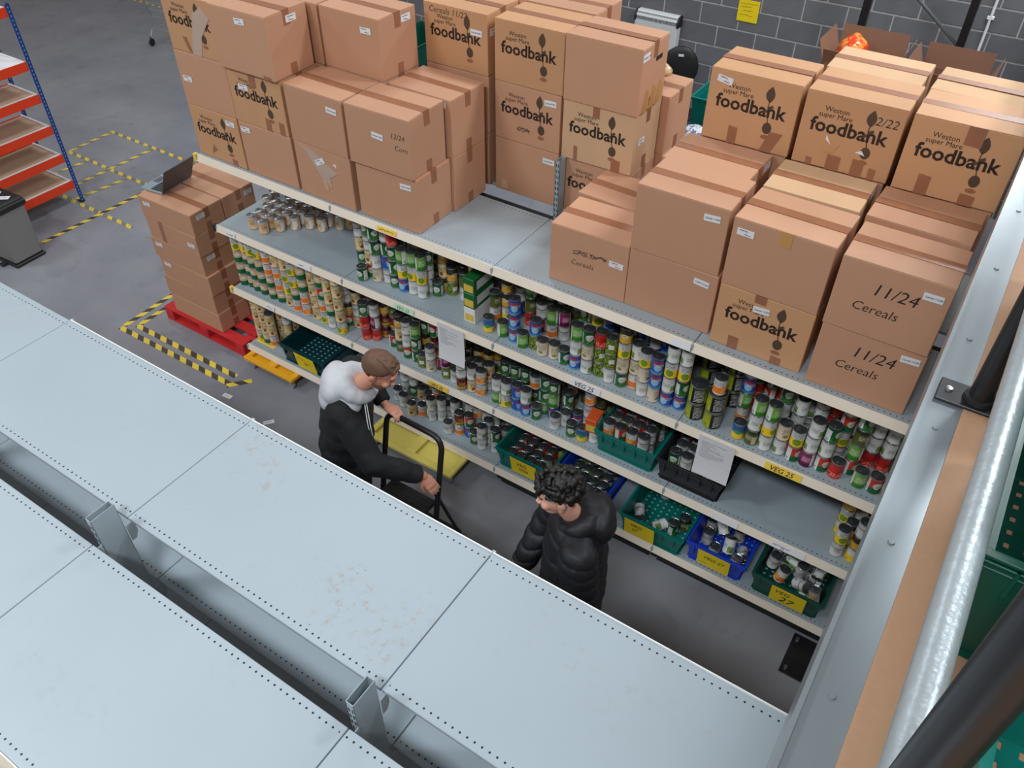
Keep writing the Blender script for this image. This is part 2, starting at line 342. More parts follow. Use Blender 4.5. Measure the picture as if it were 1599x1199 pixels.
# ------------------------------------------------------------------ cartons
def logo_mesh():
    mb = MB()
    mb.mesh(text('foodbank', 0.0965, 0.0023), FRONT @ T((-0.186, -0.012, 0)), 0)
    mb.mesh(text('Weston', 0.036, 0.0), FRONT @ T((-0.135, 0.092, 0)), 0)
    mb.mesh(text('super Mare', 0.035, 0.0), FRONT @ T((-0.158, 0.063, 0)), 0)
    def leaf(cx, cy, h, wd, m):
        n = 14; pts = []
        for i in range(n + 1):
            t = i / n; pts.append((cx - wd * math.sin(PI * t) ** 0.8 * (1.15 - 0.35 * t), cy + h * t))
        for i in range(n - 1, 0, -1):
            t = i / n; pts.append((cx + wd * math.sin(PI * t) ** 0.9 * (0.8 - 0.2 * t), cy + h * t))
        mb.add([(x, y, 0) for x, y in pts], [tuple(range(len(pts) - 1, -1, -1))], m, FRONT)
    strip_w = [(0.086, 0.075), (0.080, 0.10), (0.084, 0.125)]
    leaf(0.090, 0.062, 0.082, 0.027, 1)
    def strip(p, q, w, m, z=0.0004):
        d = Vector((q[0] - p[0], q[1] - p[1])).normalized(); n = Vector((-d.y, d.x)) * w
        mb.add([(p[0] - n.x, p[1] - n.y, z), (q[0] - n.x, q[1] - n.y, z), (q[0] + n.x, q[1] + n.y, z), (p[0] + n.x, p[1] + n.y, z)], [(0, 1, 2, 3)], m, FRONT)
    strip((0.088, 0.075), (0.086, 0.04), 0.002, 0); strip((0.086, 0.045), (0.090, 0.0), 0.002, 0, 0.0006); strip((0.090, 0.0), (0.100, -0.04), 0.002, 0)
    strip((0.086, 0.032), (0.112, 0.046), 0.007, 1, 0.0008); strip((0.086, 0.02), (0.068, 0.012), 0.007, 1, 0.0008)
    for cy, ry, m in ((-0.068, 0.030, 1), (-0.116, 0.012, 2)):
        pts = [(0.102 + 0.024 * math.cos(2 * PI * k / 18), cy + ry * math.sin(2 * PI * k / 18), 0) for k in range(18)]; mb.add(pts, [tuple(range(18))], m, FRONT)
    return mb.data('logo_print', [M_ink, M_ink2, M_tape])
LOGO = logo_mesh()
CW, CD, CH = 0.465, 0.33, 0.358
_cm = {}
BOXES = []
def carton_parts(w, d, h, m):
    k = (w, d, h, m.name)
    if k in _cm: return _cm[k]
    g = 0.004
    body = MB().box(-w / 2, w / 2, -d / 2, d / 2, 0, h - g).data('body', m, bevel=0.003)
    flap = MB().box(-w / 2 + 0.001, w / 2 - 0.001, 0.001, d / 2 - 0.0025, 0, g).data('flap', m, bevel=0.0012)
    tp = MB().box(-w / 2 - 0.0008, w / 2 + 0.0008, -0.03, 0.03, h - 0.0005, h + 0.0012).data('tape', M_tape)
    te = MB().box(-0.0006, 0.0006, -0.026, 0.026, h - 0.085, h + 0.001).data('tape_end', M_tape); tb = MB().box(-0.0006, 0.0006, -0.026, 0.026, 0.001, 0.07).data('tape_end', M_tape)
    _cm[k] = (body, flap, tp, te, tb); return _cm[k]
def irregular(pts, m, M=FRONT, z=0.0024):
    n = len(pts); mb = MB().add([(x, y, 0) for x, y in pts] + [(x, y, z) for x, y in pts], [tuple(range(n, 2 * n))] + [(i, (i + 1) % n, (i + 1) % n + n, i + n) for i in range(n)], 0, M); return mb.data('tape_patch', m)
def carton(x0, y0, z, label, m=None, w=CW, d=CD, h=CH, yaw=None, logo=False, st=(), hand=(), bits=(), side=(), group=None, tape=True):
    m = m or M_card; yaw = random.uniform(-0.02, 0.02) if yaw is None else yaw
    c = thing('carton', label, 'box', (x0 + w / 2, y0 + d / 2, z), yaw, group)
    b, f, t, te, tb = carton_parts(w, d, h, m)
    inst('body', b, c); fa = inst('flap', f, c, (0, -d / 2, h - 0.004)); fb = inst('flap', f, c, (0, d / 2, h - 0.004), (0, 0, PI)); tob = None
    if tape:
        tob = inst('tape', t, c)
        for s in (-1, 1): inst('tape_end', te, c, (s * (w / 2 + 0.0004), 0, 0)); inst('tape_end', tb, c, (s * (w / 2 + 0.0004), 0, 0))
    BOXES.append((c, w, d, h, fa, fb, tob))
    if logo: inst('logo_print', LOGO, c, (0, -d / 2 - 0.0009, h * 0.52))
    for s in st:      # (u, v, text or None, rot)
        u, v, tx = s[:3]; rt = s[3] if len(s) > 3 else random.uniform(-0.08, 0.08)
        ln = [(-0.035, -0.004, tx, 0.0135)] if tx else [(-0.03, 0.008, None, 0.04, 0.008), (-0.005, -0.008, None, 0.03, 0.01)]
        inst('sticker', card_mesh(0.082, 0.036, ln), c, (u * w - w / 2, -d / 2 - 0.0026, v * h), (0, rt, 0))
    for u, v, tx in side:
        ln = [(-0.035, -0.004, tx, 0.0135)] if tx else [(-0.03, 0.008, None, 0.05, 0.008), (-0.02, -0.008, None, 0.04, 0.01)]
        inst('sticker', card_mesh(0.082, 0.040, ln, M=SIDE), c, (w / 2 + 0.0014, u * d - d / 2, v * h))
    for u, v, tx, sz in hand:
        mb = MB()
        if tx.startswith('~'): 
            for q in range(5): squiggle(mb, 0, 0, sz, 0.035, 0, FRONT, seed=q + int(u * 100), w=0.0011)
        else: mb.mesh(text(tx, sz, -0.0003, 0.2), FRONT)
        mb.build('handwriting', M_pen, c, loc=(u * w - w / 2, -d / 2 - 0.0008, v * h))
    for pts, mm in bits:
        inst('tape_patch', irregular([(u * w - w / 2, v * h) for u, v in pts], mm), c, (0, -d / 2 - 0.0003, 0))
    return c
L0, L1, L2 = 1.8875, 2.2475, 2.6075
bt = lambda u, hgt=0.2, w=0.13: ([(u, 0.0), (u + w, 0.0), (u + w, hgt), (u, hgt + 0.01)], M_tape)
tt = lambda u, hgt=0.2, w=0.13, m=None: ([(u, 1 - hgt), (u + w, 1 - hgt - 0.01), (u + w, 1.0), (u, 1.0)], m or M_tape)
# left-hand block of cartons, front row
carton(-2.497, 0.03, L0, 'foodbank carton at far left end of shelf, lowest of three', M_cardy, logo=True, st=[(0.85, 0.86, None)], bits=[bt(0.72, 0.12, 0.1), ([(0.3, 0.1), (0.42, 0.2), (0.36, 0.3)], M_tape)])
carton(-2.497, 0.03, L1, 'plain carton at far left end, middle of the stack of three', st=[(0.16, 0.5, None)])
carton(-2.497, 0.03, L2, 'foodbank carton at far left end with a torn strip across its print', M_cardy, logo=True, bits=[([(0.42, 0), (0.6, 0.0), (0.68, 0.35), (0.92, 0.72), (0.78, 0.88), (0.6, 0.72), (0.5, 0.35)], M_torn), ([(0.36, 0.04), (0.42, 0.02), (0.36, 0.28), (0.28, 0.28)], M_tape)])
carton(-2.018, 0.03, L0, 'plain carton on shelf edge right of the lowest far-left foodbank carton', st=[(0.13, 0.86, None)])
carton(-2.022, 0.03, L1, 'foodbank carton under the big plain box, second column from left end', M_cardy, logo=True, st=[(0.28, 0.68, None)], side=[(0.25, 0.75, None)], bits=[bt(0.6, 0.22, 0.09), bt(0.85, 0.22, 0.09), tt(0.42, 0.25, 0.12)])
carton(-2.02, -0.005, L2, 'large plain carton topmost of second column from left end', st=[(0.55, 0.84, None)], side=[(0.6, 0.86, None)], w=0.47, d=0.335, h=0.37, bits=[bt(0.8, 0.05)])
carton(-1.52, 0.025, L0, 'plain carton with torn shiny tape patch on its face, on shelf edge', st=[(0.45, 0.75, None, -0.5)], bits=[([(0.1, 0.95), (0.2, 0.9), (0.45, 0.45), (0.62, 0.3), (0.6, 0.5), (0.75, 0.62), (0.5, 0.78), (0.35, 0.92)], M_torn), ([(0.45, 0.4), (0.5, 0.22), (0.55, 0.24), (0.52, 0.4)], M_cardp), ([(0.68, 0.78), (0.75, 0.74), (0.74, 0.8)], M_paper)])
carton(-1.52, 0.02, L1, 'plain carton with brown tape seam resting on the torn-patch carton', st=[(0.82, 0.78, '12/24 Cereal')])
carton(-1.022, 0.035, L0, 'lower plain carton beside the bare stretch of top shelf', st=[(0.82, 0.82, '12/24 Cereal')])
carton(-1.035, 0.015, L1, 'plain carton with sticker and pen note, beside the bare top shelf', st=[(0.5, 0.6, 'Cereal 12/24')], hand=[(0.70, 0.64, '12/24', 0.045), (0.75, 0.45, 'Corn', 0.045)], h=0.362)
# left-hand block, second row
for l, z in enumerate((L0, L1, L2)):
    carton(-1.965, 0.362, z, ['plain carton hidden in second row, bottom, behind second column', 'plain carton hidden in second row, middle, behind second column', 'plain carton just behind the large topmost box of second column'][l])
    carton(-1.482, 0.362, z, ['plain carton in second row below the twin-sticker box, bottom', 'plain carton in second row directly below the twin-sticker box', 'large plain carton with stickers on front and side, topmost of second row'][l],
           st=[(0.78, 0.78, None)] if l == 2 else (), side=[(0.72, 0.87, None)] if l == 2 else (), bits=())
carton(-1.0, 0.374, L0, 'plain carton in second row behind the lower box by bare shelf')
carton(-1.0, 0.374, L1, 'plain carton in second row with sticker, behind the pen-noted box', st=[(0.84, 0.9, None)])
# third row (far side of the gondola)
carton(-1.02, 0.775, L0, 'plain carton at bottom of third row behind the pen-noted box'); carton(-1.02, 0.775, L1, 'plain carton in middle of third row behind the pen-noted box')
carton(-1.02, 0.775, L2, 'foodbank carton with two white stickers, left of the tall far stack', M_cardy, logo=True, st=[(0.83, 0.68, 'Cereal 9/24')], side=[(0.2, 0.7, None)], hand=[(0.08, 0.86, 'Cereals 11/22', 0.05)])
carton(-0.505, 0.775, L0, 'plain carton at the bottom of the far stack behind bare shelf', m=M_card, st=[(0.85, 0.82, 'Cereal 9/24')], bits=[([(0.1, 0.05), (0.2, 0.05), (0.2, 0.2), (0.1, 0.2)], M_cardp)])
carton(-0.505, 0.775, L1, 'foodbank carton with scribble, middle of far stack behind bare shelf', M_card, logo=True, st=[(0.85, 0.84, 'Cereal 9/24')], hand=[(0.35, 0.25, '~', 0.09)])
carton(-0.505, 0.775, L2, 'foodbank carton at top of far stack behind bare shelf', M_cardy, logo=True)
carton(-0.022, 0.785, L0, 'foodbank carton partly hidden behind the grey upright', M_card, logo=True)
carton(-0.022, 0.77, L1, 'pale worn foodbank carton with tape scraps beside the upright', M_cardp, logo=True, side=[(0.3, 0.5, None)], bits=[bt(0.18, 0.25, 0.05), bt(0.72, 0.2, 0.12), tt(0.42, 0.18, 0.09)])
c = carton(-0.022, 0.76, L2, 'big plain carton with hand hole, on top of the pale worn carton', st=(), side=[(0.14, 0.86, 'CEREAL 11/24')], w=0.47, h=0.37)
inst('hand_hole', MB().box(0, 0.0012, -0.04, 0.04, -0.012, 0.012).data('hand_hole', M_ink), c, (0.235, 0.05, 0.27))
for q in range(3): inst('tape_patch', irregular([(0.02 + 0.08 * q - 0.13, 0.0), (0.08 + 0.08 * q - 0.13, 0.0), (0.09 + 0.09 * q - 0.13, 0.1), (0.06 + 0.085 * q - 0.13, 0.13)], M_tapey, SIDE), c, (0.2354, 0, 0.001))
for l, z in enumerate((L0, L1)):
    carton(0.02, 1.125, z, ['taped carton low on far side, under the strapped plain box', 'plain carton strapped with brown tape right of the hand-hole box'][l], side=[(0.75, 0.85, None)] if l == 0 else ())
for i, (x, lo, mid, top) in enumerate(((0.828, 'plain carton hidden under the two left foodbank boxes of far row', 'foodbank carton with one sticker under another foodbank carton, far row', 'foodbank carton with corner sticker, leftmost of far row of three'),
                        (1.322, 'plain carton hidden at bottom under the 2/22 foodbank box', 'plain carton directly beneath the 2/22 foodbank box', 'foodbank carton marked 2/22 in pen with torn tape, middle of far row'),
                        (1.818, 'plain carton hidden at bottom of the rightmost far stack', 'carton directly beneath the rightmost foodbank box of far row', 'foodbank carton with glossy tape over its top, rightmost of far row'))):
    carton(x, 0.785, L0, lo, M_card, yaw=0); carton(x, 0.785, L1, mid, M_card, logo=i == 0, st=[(0.22, 0.88, 'CEREAL 9/24')] if i == 0 else ())
    carton(x, 0.77, L2, top, M_cardy, logo=True, w=0.47, h=0.37, st=[(0.17, 0.86, None, 0.15)] if i == 0 else (), hand=[(0.72, 0.73, '2/22', 0.06)] if i == 1 else (),
           bits=[bt(0.3, 0.24, 0.1), ([(0.68, 0), (0.8, 0), (0.9, 0.3), (0.76, 0.3)], M_tape)] if i == 0 else [bt(0.15, 0.1, 0.06), bt(0.36, 0.2, 0.14), bt(0.62, 0.22, 0.12), bt(0.8, 0.15, 0.07), ([(0.3, 0.22), (0.42, 0.3), (0.45, 0.36), (0.4, 0.24)], M_tapey), ([(0.3, 0.4), (0.36, 0.34), (0.3, 0.46)], M_paper), ([(0.62, 0.32), (0.72, 0.3), (0.68, 0.36)], M_paper)] if i == 1
           else [bt(0.22, 0.26, 0.12), bt(0.64, 0.14, 0.14), tt(0.5, 0.24, 0.16)], tape=True)
for x, z, lb in ((-1.02, L0, 'plain carton at bottom of the rearmost row, left'), (-1.02, L1, 'plain carton in middle of the rearmost row, left'), (-1.02, L2, 'plain carton with lifted flap behind the two-sticker foodbank box'),
              (-0.505, L0, 'plain carton at bottom of rearmost row behind tall stack'), (-0.505, L1, 'plain carton in middle of rearmost row behind tall stack'), (-0.505, L2, 'plain carton with side sticker behind the tall far stack'),
              (1.30, L0, 'plain carton at bottom of rearmost row behind 2/22 box'), (1.30, L1, 'plain carton in middle of rearmost row behind 2/22 box'), (1.30, L2, 'pale-topped carton with wide tape behind the 2/22 foodbank box'),
              (1.81, L0, 'plain carton at bottom of rearmost row, right end'), (1.81, L1, 'plain carton in middle of rearmost row, right end'), (1.81, L2, 'pale-topped carton behind the rightmost foodbank box')):
    carton(x, 1.13, z, lb, M_cardp if z == L2 and x > 1 else M_card, side=[(0.3, 0.8, None)] if (z == L2 and x == -0.505) else ())
# right-hand block, front row and the row behind it
carton(0.318, 0.095, L0, 'single low carton with scribbled-out pen and the word Cereals', st=[(0.86, 0.62, None, 0.05)], hand=[(0.30, 0.63, '~', 0.09), (0.52, 0.63, '~', 0.1), (0.28, 0.40, 'Cereals', 0.045)], yaw=0.04)
carton(0.285, 0.445, L0, 'plain low carton behind the scribbled Cereals carton', yaw=-0.04)
carton(0.792, 0.105, L0, 'lower plain carton with 11/24 sticker, left of front foodbank carton', st=[(0.83, 0.82, '11/24 Cereal')], w=0.49)
carton(0.79, 0.10, L1, 'upper plain carton with Cereal 11/24 sticker, next to the low carton', st=[(0.83, 0.82, 'Cereal 11/24')], w=0.48, h=0.368)
carton(1.305, 0.07, L0, 'foodbank carton on front edge of top shelf, right half', M_cardy, logo=True, st=[(0.47, 0.78, 'Cereal 11/24')], bits=[bt(0.2, 0.2, 0.11), bt(0.68, 0.12, 0.11), tt(0.38, 0.12, 0.12)], w=0.475)
carton(1.305, 0.065, L1, 'plain carton with amber tape resting on the front foodbank carton', st=[(0.14, 0.82, None, 0.02)], bits=[tt(0.47, 0.2, 0.12, M_tapey)], w=0.475, h=0.368)
carton(1.815, 0.045, L0, 'lower carton marked 11/24 Cereals in pen, at shelf edge', st=[(0.87, 0.86, 'Cereal 11/24')], hand=[(0.34, 0.64, '11/24', 0.085), (0.22, 0.40, 'Cereals', 0.065)])
carton(1.812, 0.035, L1, 'upper carton marked 11/24 Cereals in pen, topmost at right', st=[(0.85, 0.80, 'Cereal 11/24')], hand=[(0.33, 0.60, '11/24', 0.085), (0.20, 0.34, 'Cereals', 0.065)], h=0.366)
for x, a, b in ((0.765, 'plain carton hidden behind lower 11/24 sticker box', 'plain carton with seam tape behind upper Cereal 11/24 sticker box'), (1.30, 'plain carton hidden behind the front foodbank carton', 'pale-topped carton between amber-tape box and 2/22 box'), (1.80, 'plain carton hidden behind lower 11/24 Cereals carton', 'open-flapped carton between 11/24 Cereals box and far row')):
    carton(x, 0.436, L0, a, yaw=0); carton(x, 0.436, L1, b, M_cardp if x == 1.3 else M_card, side=[(0.8, 0.9, None)])
# pallet stack of flatter cartons with laptop
pal = thing('pallet', 'red painted wooden pallet under the stack of flat cartons', 'pallet', (-3.56, -0.02, 0))
for yy in (0.0, 0.45, 0.9): MB().box(0, 1.0, yy, yy + 0.1, 0, 0.018).build('bottom_board', M_red, pal, bevel=0.003)
for yy in (0.0, 0.45, 0.9):
    for xx in (0, 0.45, 0.9): MB().box(xx, xx + 0.1, yy, yy + 0.1, 0.0185, 0.1).build('block', M_red, pal, bevel=0.003)
for xx in (0, 0.45, 0.9): MB().box(xx, xx + 0.1, 0, 1.0, 0.1005, 0.118).build('stringer_board', M_red, pal, bevel=0.003)
for k in range(7): MB().box(0, 1.0, k * 0.15, k * 0.15 + 0.1, 0.1185, 0.137).build('top_board', M_red, pal, bevel=0.003)
PH = 0.189
for k in range(6):
    nth = ['bottom', 'second from bottom', 'third from bottom', 'fourth from bottom', 'fifth from bottom', 'top'][k]
    dx = [0, -0.012, 0.008, -0.02, -0.006, -0.01][k]
    carton(-3.42 + dx, 0.005, 0.139 + PH * k + 0.0006 * k, 'flat carton on red pallet, front stack, %s' % nth, M_card, w=0.60, d=0.315, h=PH, yaw=[0.0, 0.01, -0.01, 0.012, -0.012, 0.015][k],
           st=[(0.15, 0.72, None)] if k in (2, 3, 5) else [(0.88, 0.5, None)] if k == 4 else (), side=[(0.3, 0.75, None)] if k in (5, 3) else [(0.75, 0.8, None)] if k == 4 else (), bits=[bt(0.26, 1.0, 0.07)] if k == 4 else ())
    carton(-3.44 + dx, 0.335, 0.139 + PH * k + 0.0006 * k, 'flat carton on red pallet, rear stack, %s' % nth, M_card, w=0.62, d=0.32, h=PH, yaw=0.0, side=[(0.8, 0.7, None)] if k > 3 else ())
# flaps of the cartons with nothing standing on them spring up a little
for c, w, d, h, fa, fb, tob in BOXES:
    if any(abs(o[0].location.z - c.location.z - h) < 0.03 and abs(o[0].location.x - c.location.x) < 0.5 and abs(o[0].location.y - c.location.y) < 0.32 for o in BOXES): continue
    a, b = random.uniform(0.0, 0.022), random.uniform(0.0, 0.03)
    if c.location.x < -2.9: a = b = 0.0
    fa.rotation_euler = (a, 0, random.uniform(-0.004, 0.004)); fb.rotation_euler = (b, 0, PI + random.uniform(-0.006, 0.006))
    if tob: tob.location.z += max(a, b) * d / 2 * 0.92; tob.rotation_euler = ((a - b) * 0.5, random.uniform(-0.004, 0.004), 0)
lt = thing('laptop', 'open dark laptop on top of the carton stack on red pallet', 'laptop', (-3.385, 0.255, 0.139 + PH * 6 + 0.006), -PI / 2 + 0.12)
MB().box(-0.165, 0.165, -0.115, 0.115, 0, 0.014).build('base', mat('laptop_base', srgb(150, 165, 176), 0.35, 0.3), lt, bevel=0.003)
kb = MB()
for r in range(5):
    for q in range(13): kb.box(-0.15 + q * 0.0232, -0.15 + q * 0.0232 + 0.019, -0.02 + r * 0.0235, -0.02 + r * 0.0235 + 0.019, 0.0142, 0.0158)
kb.build('keyboard', M_black, lt)['kind'] = 'stuff'
MB().box(-0.045, 0.045, -0.1, -0.04, 0.0142, 0.0148).build('touchpad', mat('touchpad', srgb(90, 95, 102), 0.3), lt)
ld = MB().box(-0.165, 0.165, 0, 0.008, 0, 0.225).build('screen_lid', mat('laptop_grey', srgb(92, 92, 96), 0.45, 0.3), lt, loc=(0, 0.112, 0.014), rot=(-0.42, 0, 0), bevel=0.002)
MB().box(-0.155, 0.155, -0.0012, 0, 0.012, 0.215).build('screen', mat('screen_off', (0.01, 0.011, 0.013), 0.1), ld)
# ------------------------------------------------------------------ tins
def label_mat(name, base, bands=(), oval=None, patch=None, speck=None, ink=None, text_at=None):
    m = bpy.data.materials.new(name); t = NT(m); x, v, _ = t.xyz(t.coord('UV'))
    u = t.math('FRACT', t.math('MULTIPLY', x, 2.0)); c = base
    box = lambda a, b, s: t.math('MULTIPLY', t.math('GREATER_THAN', s, a), t.math('LESS_THAN', s, b))
    if speck: 
        vo = t.node('ShaderNodeTexVoronoi'); vo.inputs['Scale'].default_value = speck[1]; t.link(t.coord('UV'), vo.inputs['Vector'])
        mp = t.node('ShaderNodeMapping'); mp.inputs['Scale'].default_value = (2.1, 1, 1); t.link(t.coord('UV'), mp.inputs['Vector']); t.link(mp.outputs[0], vo.inputs['Vector'])
        c = t.mix(t.math('MULTIPLY', t.math('LESS_THAN', vo.outputs['Distance'], 0.45), box(speck[2], speck[3], v)), c, speck[0])
    for a, b, k in bands: c = t.mix(box(a, b, v), c, k)
    if patch: c = t.mix(t.math('MULTIPLY', box(patch[0], patch[1], u), box(patch[2], patch[3], v)), c, patch[4])
    if oval:
        du = t.math('DIVIDE', t.math('SUBTRACT', u, oval[0]), oval[2]); dv = t.math('DIVIDE', t.math('SUBTRACT', v, oval[1]), oval[3])
        c = t.mix(t.math('LESS_THAN', t.math('ADD', t.math('MULTIPLY', du, du), t.math('MULTIPLY', dv, dv)), 1.0), c, oval[4])
    if ink:
        a = text_at or (0.12, 0.5, 0.35, 0.62); lines = t.math('GREATER_THAN', t.math('FRACT', t.math('MULTIPLY', v, 11.0)), 0.5)
        nz = t.noise(42.0, 1, t.coord('UV')); c = t.mix(t.math('MULTIPLY', t.math('MULTIPLY', lines, t.math('GREATER_THAN', nz, 0.47)), t.math('MULTIPLY', box(a[0], a[1], u), box(a[2], a[3], v))), c, ink)
        bars = t.math('GREATER_THAN', t.math('FRACT', t.math('MULTIPLY', u, 34.0)), 0.5); c = t.mix(t.math('MULTIPLY', bars, t.math('MULTIPLY', box(0.72, 0.86, u), box(0.12, 0.3, v))), c, (0.03, 0.03, 0.03, 1))
    if isinstance(c, tuple): t.b.inputs['Base Color'].default_value = c
    else: t.link(c, t.b.inputs['Base Color'])
    t.b.inputs['Roughness'].default_value = 0.38
    return m
S = srgb; WHT = S(226, 226, 224); DK = S(40, 50, 40)
TIN = {
 'a': ('white and green', label_mat('label_white_green', WHT, [(0.0, 0.06, S(190, 200, 190))], patch=(0.55, 0.95, 0.12, 0.5, S(120, 150, 80)), ink=S(60, 80, 60))),
 'b': ('cream', label_mat('label_cream', S(232, 205, 150), [(0.9, 1, S(240, 228, 196))], oval=(0.3, 0.3, 0.12, 0.12, S(140, 80, 40)), ink=S(70, 50, 30), text_at=(0.1, 0.6, 0.4, 0.75))),
 'c': ('peach and green', label_mat('label_peach_green', S(228, 190, 150), [(0, 0.42, S(14, 98, 58))], oval=(0.35, 0.62, 0.2, 0.17, S(236, 228, 214)), ink=S(40, 90, 50))),
 'd': ('white and orange', label_mat('label_white_orange', WHT, [(0.12, 0.52, S(238, 128, 46))], patch=(0.5, 0.8, 0.2, 0.6, S(244, 170, 90)), ink=S(90, 60, 40), text_at=(0.1, 0.6, 0.6, 0.85))),
 'e': ('yellow and white', label_mat('label_yellow', WHT, [(0.0, 0.55, S(245, 205, 40))], oval=(0.35, 0.35, 0.2, 0.22, S(120, 150, 40)), ink=S(40, 40, 30), text_at=(0.1, 0.6, 0.6, 0.9))),
 'f': ('dark green', label_mat('label_dark_green', S(16, 92, 52), [(0.86, 1, S(30, 60, 40))], oval=(0.35, 0.55, 0.22, 0.2, S(232, 234, 222)), speck=(S(90, 140, 50), 16, 0.05, 0.38), patch=(0.66, 0.95, 0.1, 0.8, S(220, 222, 216)), ink=DK)),
 'g': ('light green', label_mat('label_light_green', S(120, 178, 70), [(0.0, 0.3, S(50, 120, 40))], patch=(0.62, 0.95, 0.08, 0.9, WHT), ink=WHT, text_at=(0.08, 0.55, 0.4, 0.75))),
 'h': ('blue', label_mat('label_blue', S(36, 80, 180), [(0.0, 0.14, S(60, 150, 200))], oval=(0.35, 0.4, 0.2, 0.2, S(150, 190, 215)), patch=(0.1, 0.6, 0.66, 0.82, S(190, 60, 50)), ink=WHT, text_at=(0.1, 0.9, 0.45, 0.65))),
 'i': ('red', label_mat('label_red', S(206, 40, 36), [(0.88, 1, S(180, 30, 30))], speck=(S(240, 150, 120), 12, 0.1, 0.4), ink=S(30, 20, 20), text_at=(0.1, 0.6, 0.4, 0.7))),
 'j': ('black and red', label_mat('label_black_red', S(46, 26, 24), [(0.1, 0.3, S(190, 150, 40))], speck=(S(180, 40, 30), 9, 0.3, 0.9), ink=S(230, 190, 110))),
 'k': ('magenta', label_mat('label_magenta', S(150, 36, 96), [(0.0, 0.3, S(80, 20, 60))], patch=(0.55, 0.9, 0.1, 0.9, WHT), ink=WHT, text_at=(0.1, 0.5, 0.4, 0.7))),
 'l': ('lime speckled', label_mat('label_lime', S(40, 62, 22), speck=(S(168, 190, 60), 17, 0.03, 0.97), patch=(0.3, 0.6, 0.35, 0.65, WHT), ink=None)),
 'm': ('large black and lime', label_mat('label_big_lime', S(24, 24, 22), [(0.9, 1, S(120, 130, 90)), (0.0, 0.05, S(120, 130, 90))], patch=(0.5, 0.98, 0.06, 0.9, S(162, 172, 30)), ink=WHT, text_at=(0.08, 0.46, 0.15, 0.85))),
 'n': ('silver-lidded potato', label_mat('label_potato_photo', S(222, 176, 128), [(0.8, 1.0, S(205, 198, 190))], speck=(S(236, 206, 168), 6, 0.02, 0.62), patch=(0.5, 0.8, 0.15, 0.75, WHT), ink=S(90, 60, 40))),
 'o': ('plain white', label_mat('label_plain_white', S(214, 212, 210), [(0.62, 0.67, S(80, 80, 78))], ink=S(70, 70, 70))),
 'p': ('olive', label_mat('label_olive', S(86, 92, 40), [(0.75, 1, S(40, 60, 34))], patch=(0.5, 0.8, 0.1, 0.6, S(200, 190, 150)), ink=S(230, 225, 200))),
 'q': ('beige', label_mat('label_beige', S(226, 208, 186), oval=(0.3, 0.3, 0.14, 0.1, S(130, 140, 60)), ink=S(100, 110, 60), text_at=(0.1, 0.6, 0.42, 0.8))),
 'r': ('red and green', label_mat('label_red_green', S(208, 52, 40), [(0, 0.42, S(18, 100, 56))], oval=(0.35, 0.55, 0.22, 0.2, S(236, 230, 214)), patch=(0.68, 0.95, 0.05, 0.9, WHT), ink=DK)),
 's': ('gold and black', label_mat('label_gold', S(208, 160, 50), [(0.55, 1, S(60, 46, 34)), (0.0, 0.08, S(140, 40, 30))], oval=(0.35, 0.5, 0.22, 0.14, S(236, 220, 170)), ink=S(40, 30, 20))),
 't': ('blue and yellow', label_mat('label_blue_yellow', S(50, 110, 180), [(0.05, 0.42, S(236, 196, 50))], oval=(0.4, 0.5, 0.2, 0.14, S(60, 150, 90)), ink=S(20, 30, 60), text_at=(0.1, 0.6, 0.6, 0.85))),
}
CANH = 0.1085
def can_geo(r, h, n=20):
    p = [(0.0001, 0.002), (r * 0.93, 0.002), (r * 0.97, 0.0), (r, 0.0015), (r, 0.004), (r * 0.975, 0.006), (r * 0.975, h - 0.006), (r, h - 0.004), (r, h - 0.0008), (r * 0.965, h), (r * 0.93, h - 0.001), (r * 0.92, h - 0.0045), (r * 0.76, h - 0.0045), (r * 0.72, h - 0.0035), (0.0001, h - 0.0035)]
    ms = [1, 1, 1, 1, 1, 0, 1, 1, 1, 1, 2, 2, 2, 2]
    return p, ms
def can_mesh(k, r=0.0372, h=CANH, n=20):
    mb = MB(); p, ms = can_geo(r, h); mb.lathe(p, n, ms)
    if k != 'o' or True:
        ring = [(r * 0.42 + r * 0.2 * math.cos(2 * PI * i / 10), r * 0.15 * math.sin(2 * PI * i / 10), h - 0.0015) for i in range(11)]; mb.tube(ring, 0.0013, 4, 1, caps=False)
    me = mb.data('tin', [TIN[k][1], M_tin, M_tin if k == 'n' else M_tin_shaded], smooth='auto')
    uv = me.uv_layers.new(name='UVMap')
    for poly in me.polygons:
        us = []
        for li in poly.loop_indices:
            c = me.vertices[me.loops[li].vertex_index].co; us.append((math.atan2(c.y, c.x) / (2 * PI)) % 1.0)
        if max(us) - min(us) > 0.5: us = [q + 1 if q < 0.5 else q for q in us]
        for li, q in zip(poly.loop_indices, us): uv.data[li].uv = (q, me.vertices[me.loops[li].vertex_index].co.z / h)
    return me
CAN = {k: can_mesh(k, *((0.0525, 0.122) if k == 'm' else (0.0372, CANH))) for k in TIN}
def hgt(k): return 0.1222 if k == 'm' else CANH + 0.0002
